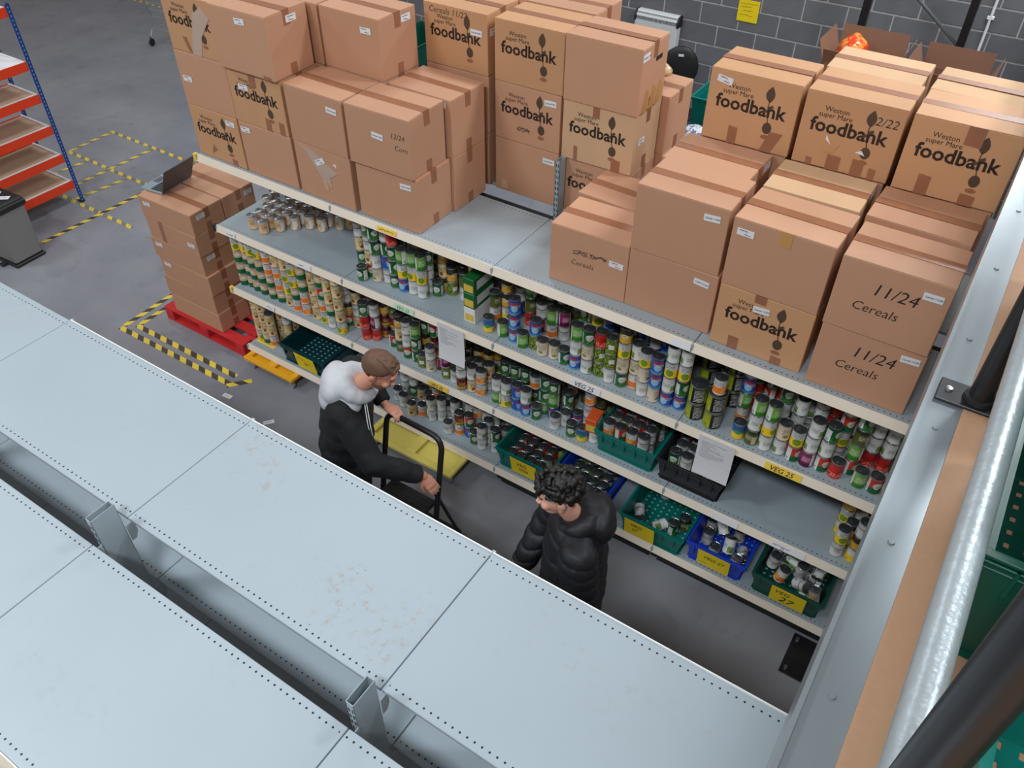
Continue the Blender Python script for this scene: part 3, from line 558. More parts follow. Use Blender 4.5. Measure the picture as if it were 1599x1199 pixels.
STACKS = {
'13':'-2.357,0.474,n -2.341,0.383,n -2.251,0.385,n -2.249,0.301,n -2.237,0.129,n -2.233,0.214,n -2.187,0.472,n -2.158,0.376,n -2.157,0.293,n -2.138,0.209,n -2.124,0.124,n -2.093,0.477,n -2.079,0.387,n -2.068,0.311,n -2.047,0.216,n -2.009,0.541,n -2.001,0.465,n -1.983,0.382,n -1.971,0.294,n -1.887,0.364,n -1.885,0.447,n -1.884,0.532,n -1.79,0.388,n -1.788,0.471,n -1.696,0.478,n -1.641,0.531,n',
'12':'-2.455,0.089,ccceb -2.381,0.107,ccceb -2.306,0.092,ccceo -2.225,0.089,cccee -2.128,0.086,ccdde -2.039,0.089,cddbb -1.955,0.095,beebb -1.856,0.076,dceeb -1.765,0.077,ddccb -1.665,0.084,bbbbb -1.581,0.082,edrcb -1.501,0.073,acbbb -1.414,0.162,rsoo -1.393,0.054,ebbbb',
'11':'-2.455,0.117,ebbb -2.379,0.117,cbbb -2.302,0.117,dbb -2.293,0.216,bbb -2.293,0.294,lb',
'23':'-1.274,0.238,fbo -1.13,0.077,f -1.11,0.151,rbof -1.038,0.127,qaff -0.968,0.159,ohfo -0.941,0.415,boo -0.894,0.14,fffi -0.849,0.406,oo -0.818,0.136,heg -0.743,0.15,aeg -0.724,0.351,fpf -0.672,0.224,aof -0.666,0.147,aeg -0.6,0.296,sbs -0.596,0.219,f -0.543,0.383,fs -0.523,0.282,ls -0.469,0.345,dp',
'22':'-1.459,0.223,oro -1.339,0.179,bob -1.2,0.103,iif -1.131,0.137,iko -1.093,0.204,jjs -1.018,0.218,jjp -0.981,0.152,r -0.905,0.138,pbs -0.815,0.109,rao -0.813,0.357,pr -0.738,0.111,ffg -0.667,0.084,l -0.59,0.081,qo -0.539,0.138,kj -0.458,0.083,lk -0.38,0.085,o -0.305,0.053,jo -0.236,0.15,bo',
'33':'-0.133,0.213,dp -0.1,0.094,t -0.07,0.257,ess 0.001,0.102,g 0.082,0.297,ipg 0.088,0.1,hhh 0.162,0.08,g 0.174,0.281,ko 0.232,0.111,lh 0.263,0.263,dg 0.304,0.086,q 0.338,0.284,ok 0.379,0.099,q 0.455,0.089,f 0.531,0.089,hag 0.608,0.091,aqf 0.681,0.112,lli 0.756,0.096,all 0.825,0.361,hh 0.833,0.1,fqes 0.897,0.388,ff 0.903,0.13,dqa 0.972,0.096,aqe 0.974,0.371,hes 1.048,0.089,qhh 1.126,0.097,haea 1.201,0.111,hfea',
'43':'1.248,0.416,mmm 1.301,0.102,mm 1.412,0.089,mmd 1.438,0.313,mmm 1.532,0.218,dgho 1.568,0.083,t 1.645,0.08,pag 1.721,0.08,aeg 1.737,0.263,aaf 1.796,0.094,aq 1.83,0.207,aaa 1.873,0.086,re 1.927,0.242,aoo 1.949,0.087,kaa 1.985,0.309,oii 2.025,0.099,raf 2.066,0.221,oera 2.101,0.092,i 2.154,0.159,rgpf 2.221,0.27,iaaa 2.223,0.094,g 2.297,0.27,iaaa 2.299,0.099,r 2.372,0.284,fag 2.374,0.084,a',
'32':'-0.336,0.148,jo -0.321,0.281,es -0.245,0.287,es -0.231,0.074,ba -0.195,0.344,es -0.154,0.072,dd -0.146,0.157,ob -0.073,0.246,ff -0.031,0.077,ga 0.003,0.255,ff 0.046,0.076,ea 0.079,0.266,ff 0.122,0.087,hh 0.172,0.235,fd 0.198,0.078,ha 0.274,0.085,f 0.291,0.159,gff 0.366,0.15,hgf 0.404,0.333,sd 0.423,0.076,o 0.438,0.213,af 0.464,0.141,a 0.53,0.181,h 0.548,0.076,f 0.606,0.196,dod 0.626,0.08,t 0.695,0.113,a',
'42':'2.261,0.098,oe 2.286,0.17,es 2.346,0.104,eso 2.353,0.206,es',
'21':'-1.043,0.288,ao -1.027,0.178,o -0.955,0.287,fo -0.946,0.146,a -0.879,0.286,b -0.834,0.105,b -0.759,0.138,d -0.672,0.14,aa -0.608,0.182,aa -0.597,0.258,a -0.507,0.219,oa -0.486,0.1,o -0.486,0.337,oo -0.407,0.135,dj -0.384,0.363,oa -0.333,0.155,hr -0.264,0.121,f -0.189,0.109,aa -0.184,0.19,ao -0.091,0.276,d -0.09,0.137,af',}
SHELFZ = {'3': Z3 + 0.0006, '2': Z2 + 0.0006, '1': Z1 + 0.0006}
ORD = ['first', 'second', 'third', 'fourth', 'fifth', 'sixth', 'seventh', 'eighth', 'ninth', 'tenth'] + ['%dth' % i for i in range(11, 60)]
BAYN = {'1': 'leftmost bay', '2': 'second bay', '3': 'third bay', '4': 'rightmost bay'}; SHN = {'3': 'upper tin shelf', '2': 'middle tin shelf', '1': 'bottom shelf'}
STUFF = []      # (variant, matrix) of tins in the dark behind the front ones
N_IND = [0]
occupied = {'1': [], '2': [], '3': []}
for key, row in STACKS.items():
    lst = [(float(a), float(b), c) for a, b, c in (s.split(',') for s in row.split())]; lst.sort()
    for i, (x, y, vs) in enumerate(lst):
        z = SHELFZ[key[1]]; occupied[key[1]].append((x, y, 0.053 if 'm' in vs else 0.0375))
        for j, k in enumerate(vs):
            rz = random.uniform(-0.9, 0.5) - 1.9 if k != 'm' else random.uniform(-0.4, 0.4) - 1.6
            jx, jy = (random.uniform(-0.0004, 0.0004), random.uniform(-0.0004, 0.0004))
            if key != '13' and y > (0.165 if key[1] == '3' else 0.145): STUFF.append((k, T((x, y, z)) @ Rz(rz)))
            else:
                N_IND[0] += 1
                lb = '%s tin, %s stack from left, %s up, %s, %s' % (TIN[k][0], ORD[i], ORD[j], SHN[key[1]], BAYN[key[0]]) if len(vs) > 1 else '%s tin on its own, %s from left, %s, %s' % (TIN[k][0], ORD[i], SHN[key[1]], BAYN[key[0]])
                if key == '13': lb = 'silver-lidded potato tin, %s from left, standing on shelf beside red pallet' % ORD[i]
                tag(inst('tin', CAN[k], None, (x + jx, y + jy, z), (0, 0, rz)), lb, 'tin', 'tins on the %s of the %s' % (SHN[key[1]], BAYN[key[0]]))
            z += hgt(k)
def fill(lv, x0, x1, y0, y1, hmin, hmax, ks):
    y = y0
    while y < y1:
        x = x0 + random.uniform(0, 0.04)
        while x < x1:
            if all((x - a) ** 2 + (y - b) ** 2 > (0.0385 + r) ** 2 for a, b, r in occupied[lv]):
                occupied[lv].append((x, y, 0.0375)); z = SHELFZ[lv]
                for q in range(random.randint(hmin, hmax)):
                    STUFF.append((random.choice(ks), T((x, y, z)) @ Rz(random.uniform(0, 6.28)))); z += CANH + 0.0002
            x += 0.0765
        y += 0.077
fill('2', -2.44, -1.30, 0.17, 0.55, 3, 5, 'cbdeo'); fill('3', -1.2, -0.3, 0.28, 0.6, 2, 4, 'fobspg'); fill('2', -1.2, -0.3, 0.2, 0.6, 2, 4, 'fjopsr')
fill('1', -1.05, -0.1, 0.27, 0.6, 1, 3, 'aofd'); fill('3', -0.05, 1.15, 0.28, 0.6, 2, 4, 'fhpoel'); fill('2', -0.3, 0.66, 0.25, 0.6, 2, 3, 'fhsop')
fill('3', 1.55, 2.42, 0.34, 0.6, 3, 4, 'aofir'); fill('2', 2.22, 2.42, 0.26, 0.6, 2, 4, 'eso'); fill('1', -2.44, -2.2, 0.2, 0.55, 3, 4, 'bo'); fill('3', 1.3, 1.5, 0.42, 0.6, 2, 3, 'f')
# ------------------------------------------------------------------ crates
def crate_meshes(w, d, h, m, m_rim=None):
    i = 0.022; t = 0.004; mb = MB()
    def wall(a0, a1, b0, b1):      # a* bottom edge pts, b* top edge pts -> thick slab
        a0, a1, b0, b1 = map(Vector, (a0, a1, b0, b1)); n = (a1 - a0).cross(b0 - a0).normalized() * t
        mb.add([a0, a1, b1, b0, a0 - n, a1 - n, b1 - n, b0 - n], [(0, 1, 2, 3), (7, 6, 5, 4), (0, 4, 5, 1), (1, 5, 6, 2), (2, 6, 7, 3), (3, 7, 4, 0)])
    B = [(-w / 2 + i, -d / 2 + i, 0), (w / 2 - i, -d / 2 + i, 0), (w / 2 - i, d / 2 - i, 0), (-w / 2 + i, d / 2 - i, 0)]; U = [(-w / 2, -d / 2, h), (w / 2, -d / 2, h), (w / 2, d / 2, h), (-w / 2, d / 2, h)]
    for k in range(4): wall(B[k], B[(k + 1) % 4], U[k], U[(k + 1) % 4])
    nx, ny = 9, 13; xx, yy = w / 2 - i, d / 2 - i       # lattice floor with real slots
    for k in range(nx + 1): x = -xx + 2 * xx * k / nx; mb.box(x - 0.014, x + 0.014, -yy, yy, 0.0, 0.004)
    for k in range(ny + 1): y = -yy + 2 * yy * k / ny; mb.box(-xx, xx, y - 0.012, y + 0.012, 0.0006, 0.0046)
    shell = mb.data('shell', m)
    rb = MB(); e = 0.012
    def frame(z0, z1, e, ins=0.0):
        a, b = w / 2 + e - ins, d / 2 + e - ins; a2, b2 = w / 2 - 0.004 - ins, d / 2 - 0.004 - ins
        rb.box(-a, a, -b, -b2, z0, z1); rb.box(-a, a, b2, b, z0, z1); rb.box(-a, -a2, -b2, b2, z0, z1); rb.box(a2, a, -b2, b2, z0, z1)
    frame(h - 0.008, h, e); frame(h - 0.026, h - 0.02, e * 0.8, 0.003); frame(h - 0.046, h - 0.040, e * 0.6, 0.006)
    rim = rb.data('rim', m_rim or m, bevel=0.001)
    rv = MB()
    for k in range(5):
        x = -w / 2 + 0.05 + (w - 0.1) * k / 4
        for sy in (-1, 1): rv.box(x - 0.003, x + 0.003, sy * (d / 2 - 0.004) - 0.012, sy * (d / 2 - 0.004) + 0.006, h - 0.09, h - 0.02)
    ribs = rv.data('ribs', m)
    return shell, rim, ribs
M_teal = mat('teal_plastic', srgb(0, 112, 102), 0.35, nz=0.06); M_dteal = mat('dark_teal_plastic', srgb(6, 62, 66), 0.35, nz=0.06); M_dgreen = mat('dark_green_plastic', srgb(10, 74, 60), 0.35, nz=0.06)
M_bluep = mat('blue_plastic', srgb(24, 62, 190), 0.35); M_crblack = mat('black_crate_plastic', (0.018, 0.018, 0.022), 0.35)
_cr = {}
def crate(x0, y0, z, label, m, w=0.43, d=0.57, h=0.175, rz=0.0, sign=None, group=None, rim=None):
    k = (w, d, h, m.name)
    if k not in _cr: _cr[k] = crate_meshes(w, d, h, m, rim)
    c = thing('plastic_crate', label, 'crate', (x0 + w / 2, y0 + d / 2, z), rz, group)
    a, b, e = _cr[k]; inst('shell', a, c); inst('rim', b, c); inst('ribs', e, c, kind='stuff')
    if sign:
        u, lines = sign[0], sign[1]; me = card_mesh(0.212, 0.165, lines, M_yel, None, FRONT, curl=0.004)
        inst('sign_card', me, c, (u, -d / 2 - 0.016, h - 0.075), (0.16, 0, 0))
    return c
E1 = Z1 + 0.001
crate(-2.11, 0.015, E1, 'dark teal empty crate with yellow sign on the bottom shelf, leftmost bay', M_dteal, w=0.47, d=0.56, sign=(0.05, [(-0.085, 0.03, None, 0.09, 0.022), (0.02, 0.015, None, 0.07, 0.022), (-0.02, -0.025, '25', 0.04)]))
c26 = crate(-0.005, 0.03, E1, 'teal crate of tins with yellow VEG 2026 sign behind the curly-haired person', M_teal, w=0.43, sign=(0.02, [(-0.06, 0.015, 'VEG', 0.045), (-0.045, -0.035, '2026', 0.04)]))
crate(0.465, 0.02, E1, 'blue crate of tins half hidden behind the curly-haired person', M_bluep, w=0.39)
crate(1.0, -0.005, E1, 'teal crate nearly empty with yellow VEG sign, bottom shelf', M_teal, w=0.43, sign=(-0.07, [(-0.065, 0.02, 'VEG', 0.045), (-0.055, -0.03, '27', 0.04)]))
crate(1.458, 0.03, E1, 'blue crate of tins with yellow VEG 27 sign, bottom shelf', M_bluep, w=0.375, sign=(0.0, [(-0.07, 0.005, 'VEG 27', 0.045), (-0.09, -0.05, None, 0.05, 0.02)]))
crate(1.893, 0.03, E1, 'dark green crate of jumbled tins with large VEG 27 sign', M_dgreen, w=0.425, sign=(0.02, [(-0.085, 0.02, 'VEG', 0.05), (-0.05, -0.06, '27', 0.085)]))
crate(0.735, 0.045, Z2 + 0.001, 'teal crate of upright tins on the middle tin shelf', M_teal, w=0.402, d=0.5)
crate(1.162, 0.045, Z2 + 0.001, 'black crate of upright tins on the middle shelf behind hanging paper', M_crblack, w=0.405, d=0.5)
def crate_tins(x0, y0, z0, nx, ny, ks, name, dx=0.079, layers=2, keep=1.0, seed=1):
    rg = random.Random(seed); n = 0
    for r in range(ny):
        for q in range(nx):
            x, y = x0 + q * dx + rg.uniform(-0.001, 0.001) + (r % 2) * 0.01, y0 + r * 0.08; z = z0 + 0.0055
            for l in range(layers):
                k = rg.choice(ks)
                if l == layers - 1:
                    if rg.random() > keep: continue
                    if r < 3:
                        tag(inst('tin', CAN[k], None, (x, y, z), (0, 0, rg.uniform(0, 6))), '%s tin, %s row, %s from left, upright in %s' % (TIN[k][0], ['front', 'second', 'third', 'fourth'][r], ORD[q], name), 'tin', 'tins in the ' + name); n += 1; N_IND[0] += 1
                    else: STUFF.append((k, T((x, y, z)) @ Rz(rg.uniform(0, 6))))
                else: STUFF.append((k, T((x, y, z))))
                z += CANH + 0.0004
crate_tins(0.79, 0.115, Z2 + 0.001, 4, 5, 'gdiorp', 'teal middle-shelf crate', seed=3)
crate_tins(1.24, 0.115, Z2 + 0.001, 4, 5, 'oaofk', 'black middle-shelf crate', dx=0.076, seed=4, keep=0.85)
crate_tins(0.075, 0.11, E1, 4, 5, 'eripfs', 'teal VEG 2026 crate', layers=1, seed=5)
crate_tins(0.535, 0.11, E1, 4, 5, 'fogap', 'half-hidden blue crate', dx=0.075, layers=1, seed=6)
def loose(lst, name):
    for i, (x, y, z, rx, ry, rz, k) in enumerate(lst):
        N_IND[0] += 1
        tag(inst('tin', CAN[k], None, (x, y, z), (rx, ry, rz)), '%s tin %s, %s from left in %s' % (TIN[k][0], 'standing' if abs(rx) < 0.3 and abs(ry) < 0.3 else 'lying tipped over', ORD[i], name), 'tin', 'loose tins in the ' + name)
f0 = E1 + 0.006
loose([(1.09, 0.12, f0 + 0.038, -1.57, 0, 0.5, 'o'), (1.14, 0.42, f0, 0, 0, 1, 'a'), (1.24, 0.50, f0, 0, 0, 2, 'g'), (1.19, 0.09, f0 + 0.038, -1.57, 0, -0.6, 'a'), (1.31, 0.16, f0, 0, 0, 2, 'f'), (1.355, 0.24, f0, 0, 0, 4, 'p')], 'teal VEG crate')
loose([(1.515, 0.33, f0, 0, 0, 1, 'e'), (1.60, 0.36, f0, 0, 0, 2, 'f'), (1.53, 0.22, f0, 0, 0, 2, 'o'), (1.61, 0.13, f0, 0, 0, 3, 'o'), (1.69, 0.15, f0 + 0.075, 0.5, 0.2, 3, 'a'), (1.70, 0.35, f0, 0, 0, 1, 'q'), (1.62, 0.25, f0 + 0.11, -0.7, 0.2, 1, 'a'), (1.76, 0.12, f0, 0, 0, 5, 'n'), (1.76, 0.25, f0 + 0.04, 1.2, 0, 0.3, 'o')], 'blue VEG 27 crate')
loose([(1.96, 0.20, f0 + 0.10, 0.1, 0.05, 1, 'o'), (2.03, 0.28, f0 + 0.13, 1.45, 0.2, 1.2, 'g'), (2.03, 0.13, f0 + 0.09, 0.2, 0, 2, 'd'), (2.12, 0.24, f0 + 0.08, 0.15, 0, 1, 'a'), (2.13, 0.14, f0 + 0.12, 0.9, 0.5, 0.6, 'o'), (2.19, 0.12, f0 + 0.05, 0.2, 0.1, 2, 'g'), (2.23, 0.24, f0 + 0.11, -1.1, 0.6, 0.2, 'a'), (2.26, 0.105, f0 + 0.07, 0.15, 0.05, 4, 'n'), (2.22, 0.36, f0 + 0.08, 0.3, 0.1, 3, 'i')], 'dark green VEG 27 crate')
for x in (1.97, 2.05, 2.13, 2.21):
    for y in (0.12, 0.21, 0.30, 0.39): STUFF.append(('o', T((x, y, f0 + 0.037)) @ Matrix.Rotation(PI / 2, 4, 'Y') @ T((0, 0, -0.05)))) if y > 0.25 else None
# all the tins deep on the shelves in one mesh
mb = MB(); uvs = []; keys = list(TIN); pr = {}
for k in keys:
    me = CAN[k]; n = len(me.uv_layers[0].data); pr[k] = ([v.co.copy() for v in me.vertices], [tuple(p.vertices) for p in me.polygons], [p.material_index for p in me.polygons], [tuple(me.uv_layers[0].data[i].uv) for i in range(n)])
for k, M in STUFF:
    V, F, MI, UV = pr[k]; o = len(mb.v); mb.v += [tuple(M @ v) for v in V]; mb.f += [tuple(i + o for i in f) for f in F]
    ki = keys.index(k); mb.m += [ki if q == 0 else len(keys) + q - 1 for q in MI]; uvs += UV
me = mb.data('tins_behind', [TIN[k][1] for k in keys] + [M_tin, M_tin_shaded], smooth='auto'); ul = me.uv_layers.new(name='UVMap'); ul.data.foreach_set('uv', [c for q in uvs for c in q])
o = inst('tins_at_the_back', me); o['kind'] = 'stuff'; tag(o, 'shadowed tins packed behind the front stacks on the gondola shelves', 'tins')
# multipack cartons among the tins
def multipack(x, y, z, w, d, h, m, lb, rz=0.0, n=1):
    t = thing('multipack_carton', lb, 'box', (x, y, z), rz)
    MB().box(-w / 2, w / 2, -d / 2, d / 2, 0, h).build('sleeve', m, t, bevel=0.003)
    MB().box(w / 2 - 0.0002, w / 2 + 0.0008, -d / 2 + 0.03, d / 2 - 0.02, h * 0.25, h * 0.8).build('printed_panel', M_paper, t)
    MB().box(-w / 2 + 0.008, w / 2 - 0.008, -d / 2 - 0.001, -d / 2, h * 0.12, h * 0.6).build('photo_print', mat('corn_print', srgb(225, 190, 80), 0.4, nz=0.3, nscale=40), t)
M_mp = mat('green_sleeve', srgb(30, 105, 50), 0.35, nz=0.2, nscale=6); M_ms = mat('orange_sleeve', srgb(222, 92, 40), 0.4, nz=0.1)
multipack(-0.245, 0.20, Z3 + 0.001, 0.085, 0.23, 0.112, M_paper, 'pale multipack carton, lowest of the three by the shelf joint')
multipack(-0.245, 0.20, Z3 + 0.1135, 0.085, 0.23, 0.112, M_mp, 'green multipack carton, middle of the three by the shelf joint')
multipack(-0.245, 0.20, Z3 + 0.226, 0.085, 0.23, 0.112, M_mp, 'green multipack carton, topmost of the three by the shelf joint')
multipack(0.683, 0.118, Z2 + 0.0006 + CANH + 0.001, 0.075, 0.12, 0.105, M_ms, 'orange carton standing on a tin beside the teal middle-shelf crate', 0.1)
# hanging paper sheets
for x, lb in ((-0.315, 'white handwritten sheet hanging from shelf above the short-haired person'), (1.50, 'white handwritten sheet hanging over the black crate')):
    ln = [(-0.085, 0.11 - 0.012 * i, None, random.Random(i + int(x * 10)).uniform(0.03, 0.15), 0.005) for i in range(11)]
    o = inst('paper_sheet', card_mesh(0.21, 0.30, ln, M_paper, mat('faint_ink', srgb(150, 150, 160), 0.6), FRONT, curl=0.05), None, (x, -0.026, 1.178), (0.02, 0, 0.0)); tag(o, lb, 'paper')
# ------------------------------------------------------------------ floor items, rack, bin, dollies, trolley
def hazard_mat(name='hazard_stripes', dark=(70, 66, 58), wear=0.62):
    m = bpy.data.materials.new(name); t = NT(m); x, y, z = t.xyz(t.coord())
    s = t.math('FRACT', t.math('DIVIDE', t.math('ADD', x, t.math('MULTIPLY', y, 1.0)), 0.155)); s = t.math('LESS_THAN', s, 0.5)
    t.link(t.mix(t.math('MULTIPLY', t.ramp(t.noise(30, 4), wear, wear + 0.1), 0.5), t.mix(s, srgb(*dark), srgb(236, 205, 70)), srgb(130, 130, 132)), t.b.inputs['Base Color']); t.b.inputs['Roughness'].default_value = 0.5
    return m
M_haz = hazard_mat(); M_hazf = hazard_mat('faded_hazard_stripes', (128, 124, 112), 0.5)
def strip(x0, y0, x1, y1, lb, w=0.05, z=0.0006):
    L = math.hypot(x1 - x0, y1 - y0); o = MB().box(0, L, -w / 2, w / 2, 0, 0.0008).build('floor_tape', M_hazf if x0 < -5.8 else M_haz, None, loc=(x0, y0, z), rot=(0, 0, math.atan2(y1 - y0, x1 - x0))); tag(o, lb, 'floor tape', 'hazard tape strips on the floor')
strip(-3.80, -0.345, -2.43, -0.33, 'hazard floor tape in front of red pallet, outer long strip')
strip(-3.70, -0.245, -2.45, -0.235, 'hazard floor tape in front of red pallet, inner long strip')
strip(-3.79, -0.31, -3.83, 0.62, 'hazard floor tape left of red pallet, outer strip')
strip(-3.69, -0.215, -3.72, 0.62, 'hazard floor tape left of red pallet, inner strip')
strip(-2.43, -0.36, -2.30, -0.20, 'short folded hazard tape piece at strip end before pallet', z=0.0016)
strip(-7.2, 2.1, -5.3, 2.1, 'faded hazard tape furthest from the orange rack, running along aisle')
strip(-7.15, 1.475, -5.45, 1.465, 'hazard tape beyond the orange rack foot, middle lengthwise strip')
strip(-6.75, 0.80, -5.1, 0.79, 'hazard tape passing under the orange rack foot, lengthwise')
strip(-7.15, 1.50, -7.17, 2.08, 'hazard tape cross strip closing the far end of grid', z=0.0016)
strip(-6.38, 0.85, -6.38, 2.08, 'hazard tape cross strip in middle of the far grid', z=0.0016)
strip(-6.82, 1.0, -6.76, 1.45, 'short hazard tape cross strip behind the orange rack foot', z=0.0016)
strip(-6.1, 0.83, -6.03, 1.44, 'hazard tape cross strip beside the blue rack post', z=0.0016)
strip(-5.62, 0.10, -5.61, 1.44, 'hazard tape strip running from grey bin to far grid', z=0.0016)
strip(-11.6, 5.5, -10.0, 5.5, 'faded yellow floor line near the shopping trolley')
for x, y, rz, lb in ((-2.33, -0.44, 0.1, 'small white label scrap lying on floor near hazard tape'), (-1.83, -0.47, 0.9, 'small white paper scrap on floor left of short-haired person')):
    tag(inst('paper_scrap', card_mesh(0.085, 0.04, [(-0.03, 0, None, 0.05, 0.008)], M_paper, None, Matrix.Identity(4)), None, (x, y, 0.0008), (0, 0, rz)), lb, 'paper')
rk = thing('boltless_rack', 'orange and blue boltless rack with chipboard shelves at left edge', 'rack', (-6.0, -0.16, 0))
M_hole = mat('rack_hole', srgb(150, 160, 180), 0.5)
def rpost(x, y):
    p = MB().box(-0.03, 0.012, -0.003, 0, 0, 2.05).box(0.009, 0.012, -0.04, 0, 0, 2.05).build('post', M_blue, rk, loc=(x, y, 0))
    hl = MB()
    for q in range(52): hl.box(0.0118, 0.0128, -0.024, -0.016, 0.02 + q * 0.039, 0.036 + q * 0.039)
    hl.build('post_holes', M_hole, p)['kind'] = 'stuff'
    MB().box(-0.034, 0.016, -0.044, 0.004, 0, 0.02).build('foot', M_black, p)
rpost(0, 1.02); rpost(0, 0.04); rpost(-0.5, 1.02); rpost(-0.5, 0.04)
for z in (0.26, 0.56, 0.87, 1.20, 1.52, 2.02):
    MB().box(-0.012, 0.002, 0.0, 0.98, z - 0.085, z).box(-0.04, 0.0, 0.0, 0.98, z - 0.03, z - 0.026).build('beam', M_orange, rk)
    MB().box(-0.50, -0.49, 0.0, 0.98, z - 0.085, z).build('beam', M_orange, rk)
    for yy in (0.012, 0.955): MB().box(-0.49, -0.012, yy, yy + 0.022, z - 0.06, z + 0.002).build('side_rail', M_white, rk)
    if z < 1.9: 
        dkk = MB().box(-0.488, -0.014, 0.036, 0.954, z - 0.026, z - 0.008).build('deck', M_white if z > 1.5 else M_chip, rk)
        MB().box(-0.05, -0.013, 0.036, 0.954, z - 0.008, z - 0.004).build('deck_edge', M_white, dkk)
bn = thing('pedal_bin', 'grey bin with black lid and white notes beside the orange rack', 'bin', (-5.57, -0.16, 0), 0.05)
M_bin = mat('bin_grey', srgb(140, 138, 136), 0.4, 0.3)
MB().taper(-0.17, 0.17, -0.16, 0.16, 0.03, 0.56, 0.012).build('body', M_bin, bn, bevel=0.02); MB().box(-0.172, 0.172, -0.162, 0.162, 0, 0.034).build('base', M_black, bn, bevel=0.01)
ld = MB().taper(-0.185, 0.185, -0.175, 0.175, 0.56, 0.62, -0.004).taper(-0.165, 0.165, -0.155, 0.155, 0.62, 0.645, -0.02).build('lid', M_black, bn, bevel=0.012)
for q, (x, y) in enumerate(((0.07, 0.05), (0.02, -0.07), (-0.08, 0.06))): inst('note', card_mesh(0.10, 0.06, [(-0.04, 0, None, 0.07, 0.01)], M_paper, None, Matrix.Identity(4)), ld, (x, y, 0.6455), (0, 0, 0.6))
MB().box(-0.03, 0.03, -0.22, -0.14, 0.012, 0.03).build('pedal', M_black, bn, bevel=0.004)
def dolly(x, y, m, lb, w, d, z=0.085, wheels=((-1, -1), (1, -1), (-1, 1), (1, 1)), rz=0.0, gap=0.035):
    t = thing('wheeled_dolly', lb, 'dolly', (x, y, 0), rz)
    f = MB(); h = 0.055
    f.taper(-w / 2, w / 2, -d / 2, d / 2, z, z + h * 0.5, 0.02)
    for a in ((-w / 2, w / 2, -d / 2, -d / 2 + 0.05), (-w / 2, w / 2, d / 2 - 0.05, d / 2), (-w / 2, -w / 2 + 0.05, -d / 2 + 0.05, d / 2 - 0.05), (w / 2 - 0.05, w / 2, -d / 2 + 0.05, d / 2 - 0.05), (-0.04, 0.04, -d / 2 + 0.05, d / 2 - 0.05)): f.box(a[0], a[1], a[2], a[3], z + h * 0.5, z + h)
    f.build('deck', m, t, bevel=0.005)
    for sx, sy in wheels:
        cs = MB().box(-0.02, 0.02, -0.016, 0.016, 0.05, z + 0.002).build('castor', M_tin, t, loc=(sx * (w / 2 - 0.05), sy * (d / 2 - 0.04), 0))
        MB().lathe([(0.0001, -0.012), (0.032, -0.012), (0.034, 0), (0.032, 0.012), (0.0001, 0.012)], 16, M=T((0, 0, 0.034)) @ Matrix.Rotation(PI / 2, 4, 'X')).build('wheel', mat('castor_grey', srgb(150, 150, 150), 0.5), cs, smooth='auto')
M_ydol = mat('amber_plastic', srgb(244, 176, 30), 0.4); M_pyel = mat('pale_yellow_plastic', srgb(232, 214, 110), 0.4, nz=0.05)
dolly(-2.19, 0.10, M_ydol, 'amber plastic dolly on castors under bottom shelf beside red pallet', 0.55, 0.42, z=0.07)
dolly(-0.64, -0.02, M_pyel, 'pale yellow plastic dolly under bottom shelf beside the step stool', 0.80, 0.40, z=0.065)
tr = thing('shopping_trolley', 'wire shopping trolley standing on floor at far top left', 'trolley', (-8.95, 4.75, 0), 0.2)
M_chr = mat('trolley_chrome', (0.62, 0.66, 0.7), 0.25, 0.9)
for sx in (-1, 1):
    MB().tube([(sx * 0.26, -0.42, 0.12), (sx * 0.25, -0.36, 0.22), (sx * 0.24, 0.30, 0.22), (sx * 0.22, 0.42, 0.9), (sx * 0.22, 0.5, 1.0)], 0.013, 8).build('frame_rail', M_chr, tr, smooth='auto')
    for sy in (-0.42, 0.38):
        cs = MB().tube([(sx * 0.26, sy, 0.14), (sx * 0.26, sy, 0.07)], 0.012, 8).build('castor', M_blackm, tr)
        MB().lathe([(0.0001, -0.014), (0.05, -0.014), (0.055, 0), (0.05, 0.014), (0.0001, 0.014)], 14, M=T((sx * 0.26, sy, 0.055)) @ Matrix.Rotation(PI / 2, 4, 'Y')).build('wheel', M_black, cs)
bk = MB()
def lerp(a, b, t): return tuple(p + (q - p) * t for p, q in zip(a, b))
TB = [(-0.24, -0.45, 0.95), (0.24, -0.45, 0.95), (0.26, 0.42, 1.0), (-0.26, 0.42, 1.0)]; BB = [(-0.18, -0.36, 0.42), (0.18, -0.36, 0.42), (0.22, 0.36, 0.42), (-0.22, 0.36, 0.42)]
for k in range(4):
    for t_ in (0, 0.2, 0.4, 0.6, 0.8, 1.0): bk.tube([lerp(BB[k], TB[k], t_), lerp(BB[(k + 1) % 4], TB[(k + 1) % 4], t_)], 0.004, 5)
    for q in range(12): bk.tube([lerp(BB[k], BB[(k + 1) % 4], q / 11), lerp(TB[k], TB[(k + 1) % 4], q / 11)], 0.003, 5)
for q in range(9): bk.tube([lerp(BB[0], BB[1], q / 8), lerp(BB[3], BB[2], q / 8)], 0.003, 5)
bk.build('wire_basket', M_chr, tr)['kind'] = 'stuff'; MB().tube([(-0.24, 0.5, 1.0), (0.24, 0.5, 1.0)], 0.016, 10).build('push_handle', M_bluep, tr)
lr = MB()
for q in range(8): lr.tube([(-0.22, -0.34 + 0.09 * q, 0.23), (0.22, -0.34 + 0.09 * q, 0.23)], 0.004, 5)
lr.build('lower_rack', M_chr, tr)['kind'] = 'stuff'
